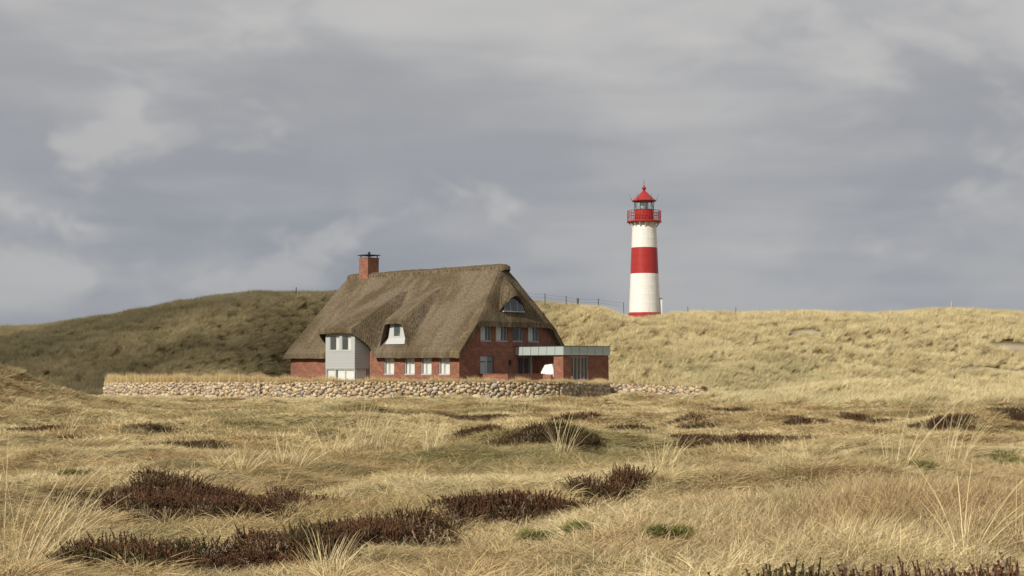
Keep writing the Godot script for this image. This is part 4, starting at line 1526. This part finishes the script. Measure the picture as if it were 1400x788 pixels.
# ------------------------------------------------------------------ sky
func build_sky() -> PanoramaSkyMaterial:
	var w = 4096
	var hh = 2048
	var a = FastNoiseLite.new()
	noise(a, 3, 1.9, 5)
	var b = FastNoiseLite.new()
	noise(b, 12, 4.2, 6)
	b.fractal_gain = 0.52
	var im = Image.create(w, hh, false, Image.FORMAT_RGBF)
	for j in hh:
		var el = PI * (0.5 - (j + 0.5) / hh)
		if el < -0.05:
			continue
		var y = sin(el)
		var ce = cos(el)
		var i = 0
		while i < w:
			var az = TAU * (i + 0.5) / w
			if az > PI: az -= TAU
			# finer sampling where the picture needs it, the same clouds all round
			var stride = 1 if el < 0.28 and absf(az) < 0.5 else 8
			if stride == 8 and j % 8 != 0:
				i += 8 - i % 8
				continue
			var p = Vector3(sin(az) * ce, y * 2.1, -cos(az) * ce)
			var wx = a.get_noise_3d(p.x * 1.6 + 4.0, p.y * 1.6, p.z * 1.6) * 0.10
			var q = Vector3(p.x + wx, p.y + wx * 0.4, p.z)
			var v = a.get_noise_3d(q.x, q.y, q.z)
			var d0 = b.get_noise_3d(q.x + 2.0, q.y, q.z)
			var d1 = b.get_noise_3d(q.x + 1.97, q.y + 0.05, q.z)
			var streak = a.get_noise_3d(p.x * 2.0 + 9.0, p.y * 6.0, p.z * 2.0)
			var hi = sm(0.0, 0.24, y)
			var lo = Color(0.272, 0.297, 0.345).lerp(Color(0.37, 0.376, 0.392), hi)
			var up = Color(0.40, 0.41, 0.425).lerp(Color(0.525, 0.52, 0.515), hi)
			var c = lo.lerp(up, sm(-0.45, 0.5, v + 0.45 * streak))
			# heaped clouds: denser parts, lit on their upper sides
			var body = sm(-0.02, 0.30, d0 + 0.35 * v)
			c = c.lerp(Color(0.36, 0.37, 0.395), 0.28 * body)
			var rim = clampf((d0 - d1) * 3.2, -0.5, 1.0)
			c = c.lerp(Color(0.58, 0.567, 0.55), 0.5 * maxf(rim, 0.0) * body * (0.35 + 0.65 * sm(0.01, 0.11, y)))
			c = c.lerp(Color(0.27, 0.29, 0.33), 0.45 * maxf(-rim, 0.0) * sm(-0.3, 0.2, d0))
			if stride == 1:
				im.set_pixel(i, j, c)
			else:
				im.fill_rect(Rect2i(i, j, 8, 8), c)
			i += stride
	# below the horizon: the tone of the land
	var below = int(hh * (0.5 + 0.05 / PI)) + 1
	im.fill_rect(Rect2i(0, below, w, hh - below), Color(0.2, 0.18, 0.13))
	var m = PanoramaSkyMaterial.new()
	m.panorama = ImageTexture.create_from_image(im)
	return m

# broken cloud outside the frame, whose shadow lies on the dune at the left
func build_cloud(sun_dir: Vector3) -> void:
	var cv = FastNoiseLite.new()
	noise(cv, 17, 0.12, 3)
	var along = 620.0 / sun_dir.y
	var cen = Vector3(-62, 0, -150) + sun_dir * along
	var o = thing("cloud", "broken white cloud high up outside the photo to the left", "cloud", cen)
	var st = stool()
	var p = -106.5
	while p > -215.0:
		var q = 28.0
		while q < 190.0:
			var pp = p + rng.randf_range(-2.0, 2.0) * (0.4 if p > -108.0 else 1.0)
			var qq = q + rng.randf_range(-3.0, 3.0)
			var rad = rng.randf_range(5.0, 6.1)
			var c = Vector3(pp * 0.742 + qq * 0.671, 3.0, pp * 0.671 - qq * 0.742) + sun_dir * (along + rng.randf_range(-12, 12)) - cen
			q += 11.4
			var rings = 9
			var sides = 14
			var pts = []
			for j in rings + 1:
				var row = []
				for k in sides:
					var v = Vector3(sin(PI * j / rings) * cos(TAU * k / sides), cos(PI * j / rings), sin(PI * j / rings) * sin(TAU * k / sides))
					row.append(c + v * rad * (1.0 + 0.25 * cv.get_noise_3dv(c + v * rad)))
				pts.append(row)
			st.set_smooth_group(1)
			for j in rings:
				for k in sides:
					var f = [pts[j][k], pts[j][(k + 1) % sides], pts[j + 1][(k + 1) % sides], pts[j + 1][k]]
					for w in [0, 1, 2, 0, 2, 3]: st.add_vertex(f[w])
		p -= 11.4
	var puffs = put("puffs", done(st), mat(lin(0.8, 0.8, 0.8), 1.0), o)
	puffs.set_meta("kind", "stuff")

# ------------------------------------------------------------------ scene
func _ready() -> void:
	rng.seed = 20240
	noise(n_hum, 101, 0.42, 3)
	noise(n_mid, 202, 0.085, 3)
	noise(n_big, 303, 0.045, 3)
	noise(n_col, 404, 0.22, 3)
	noise(n_dir, 505, 0.16, 2)
	noise(n_knoll, 606, 0.19, 2)

	var cam = Camera3D.new()
	cam.name = "camera"
	cam.fov = rad_to_deg(2.0 * atan(394.0 / 2000.0))
	cam.near = 0.1
	cam.far = 8000.0
	add_child(cam)
	cam.position = Vector3(0, EYE, 0)
	cam.rotation = Vector3(atan(106.0 / 2000.0), 0, 0)
	cam.current = true

	var env = Environment.new()
	env.background_mode = Environment.BG_SKY
	env.sky = Sky.new()
	env.sky.sky_material = build_sky()
	env.tonemap_mode = Environment.TONE_MAPPER_LINEAR
	env.tonemap_exposure = 1.0
	env.sdfgi_enabled = true
	env.ssao_enabled = true
	env.ssil_enabled = true
	var we = WorldEnvironment.new()
	we.name = "world_environment"
	we.environment = env
	add_child(we)

	var sun = DirectionalLight3D.new()
	sun.name = "sun"
	sun.light_energy = 1.5
	sun.light_color = Color(1.0, 0.965, 0.905)
	sun.light_angular_distance = 0.5
	sun.shadow_enabled = true
	add_child(sun)
	var elev = deg_to_rad(33.0)
	var to_sun = Vector3(-0.671 * cos(elev), sin(elev), 0.742 * cos(elev)).normalized()
	sun.look_at_from_position(to_sun * 50.0, Vector3.ZERO, Vector3.UP)

	# bare sand and the track by the wall
	bare = [[41.5, -124, 5.0, 0.9], [47.5, -131, 5.0, 1.2], [27.5, -137, 1.6, 1.0], [49, -126, 3, 1.0], [10.5, -101.5, 3.5, 0.8]]
	plan_heather()
	build_terrain()
	print("terrain")
	build_house()
	print("house")
	build_lighthouse()
	build_stone_walls()
	build_fences()
	build_cloud(to_sun)
	print("built")
	build_heather()
	build_moss()
	build_tufts()
	scatter_grass()
	print("done ", Time.get_ticks_msec())
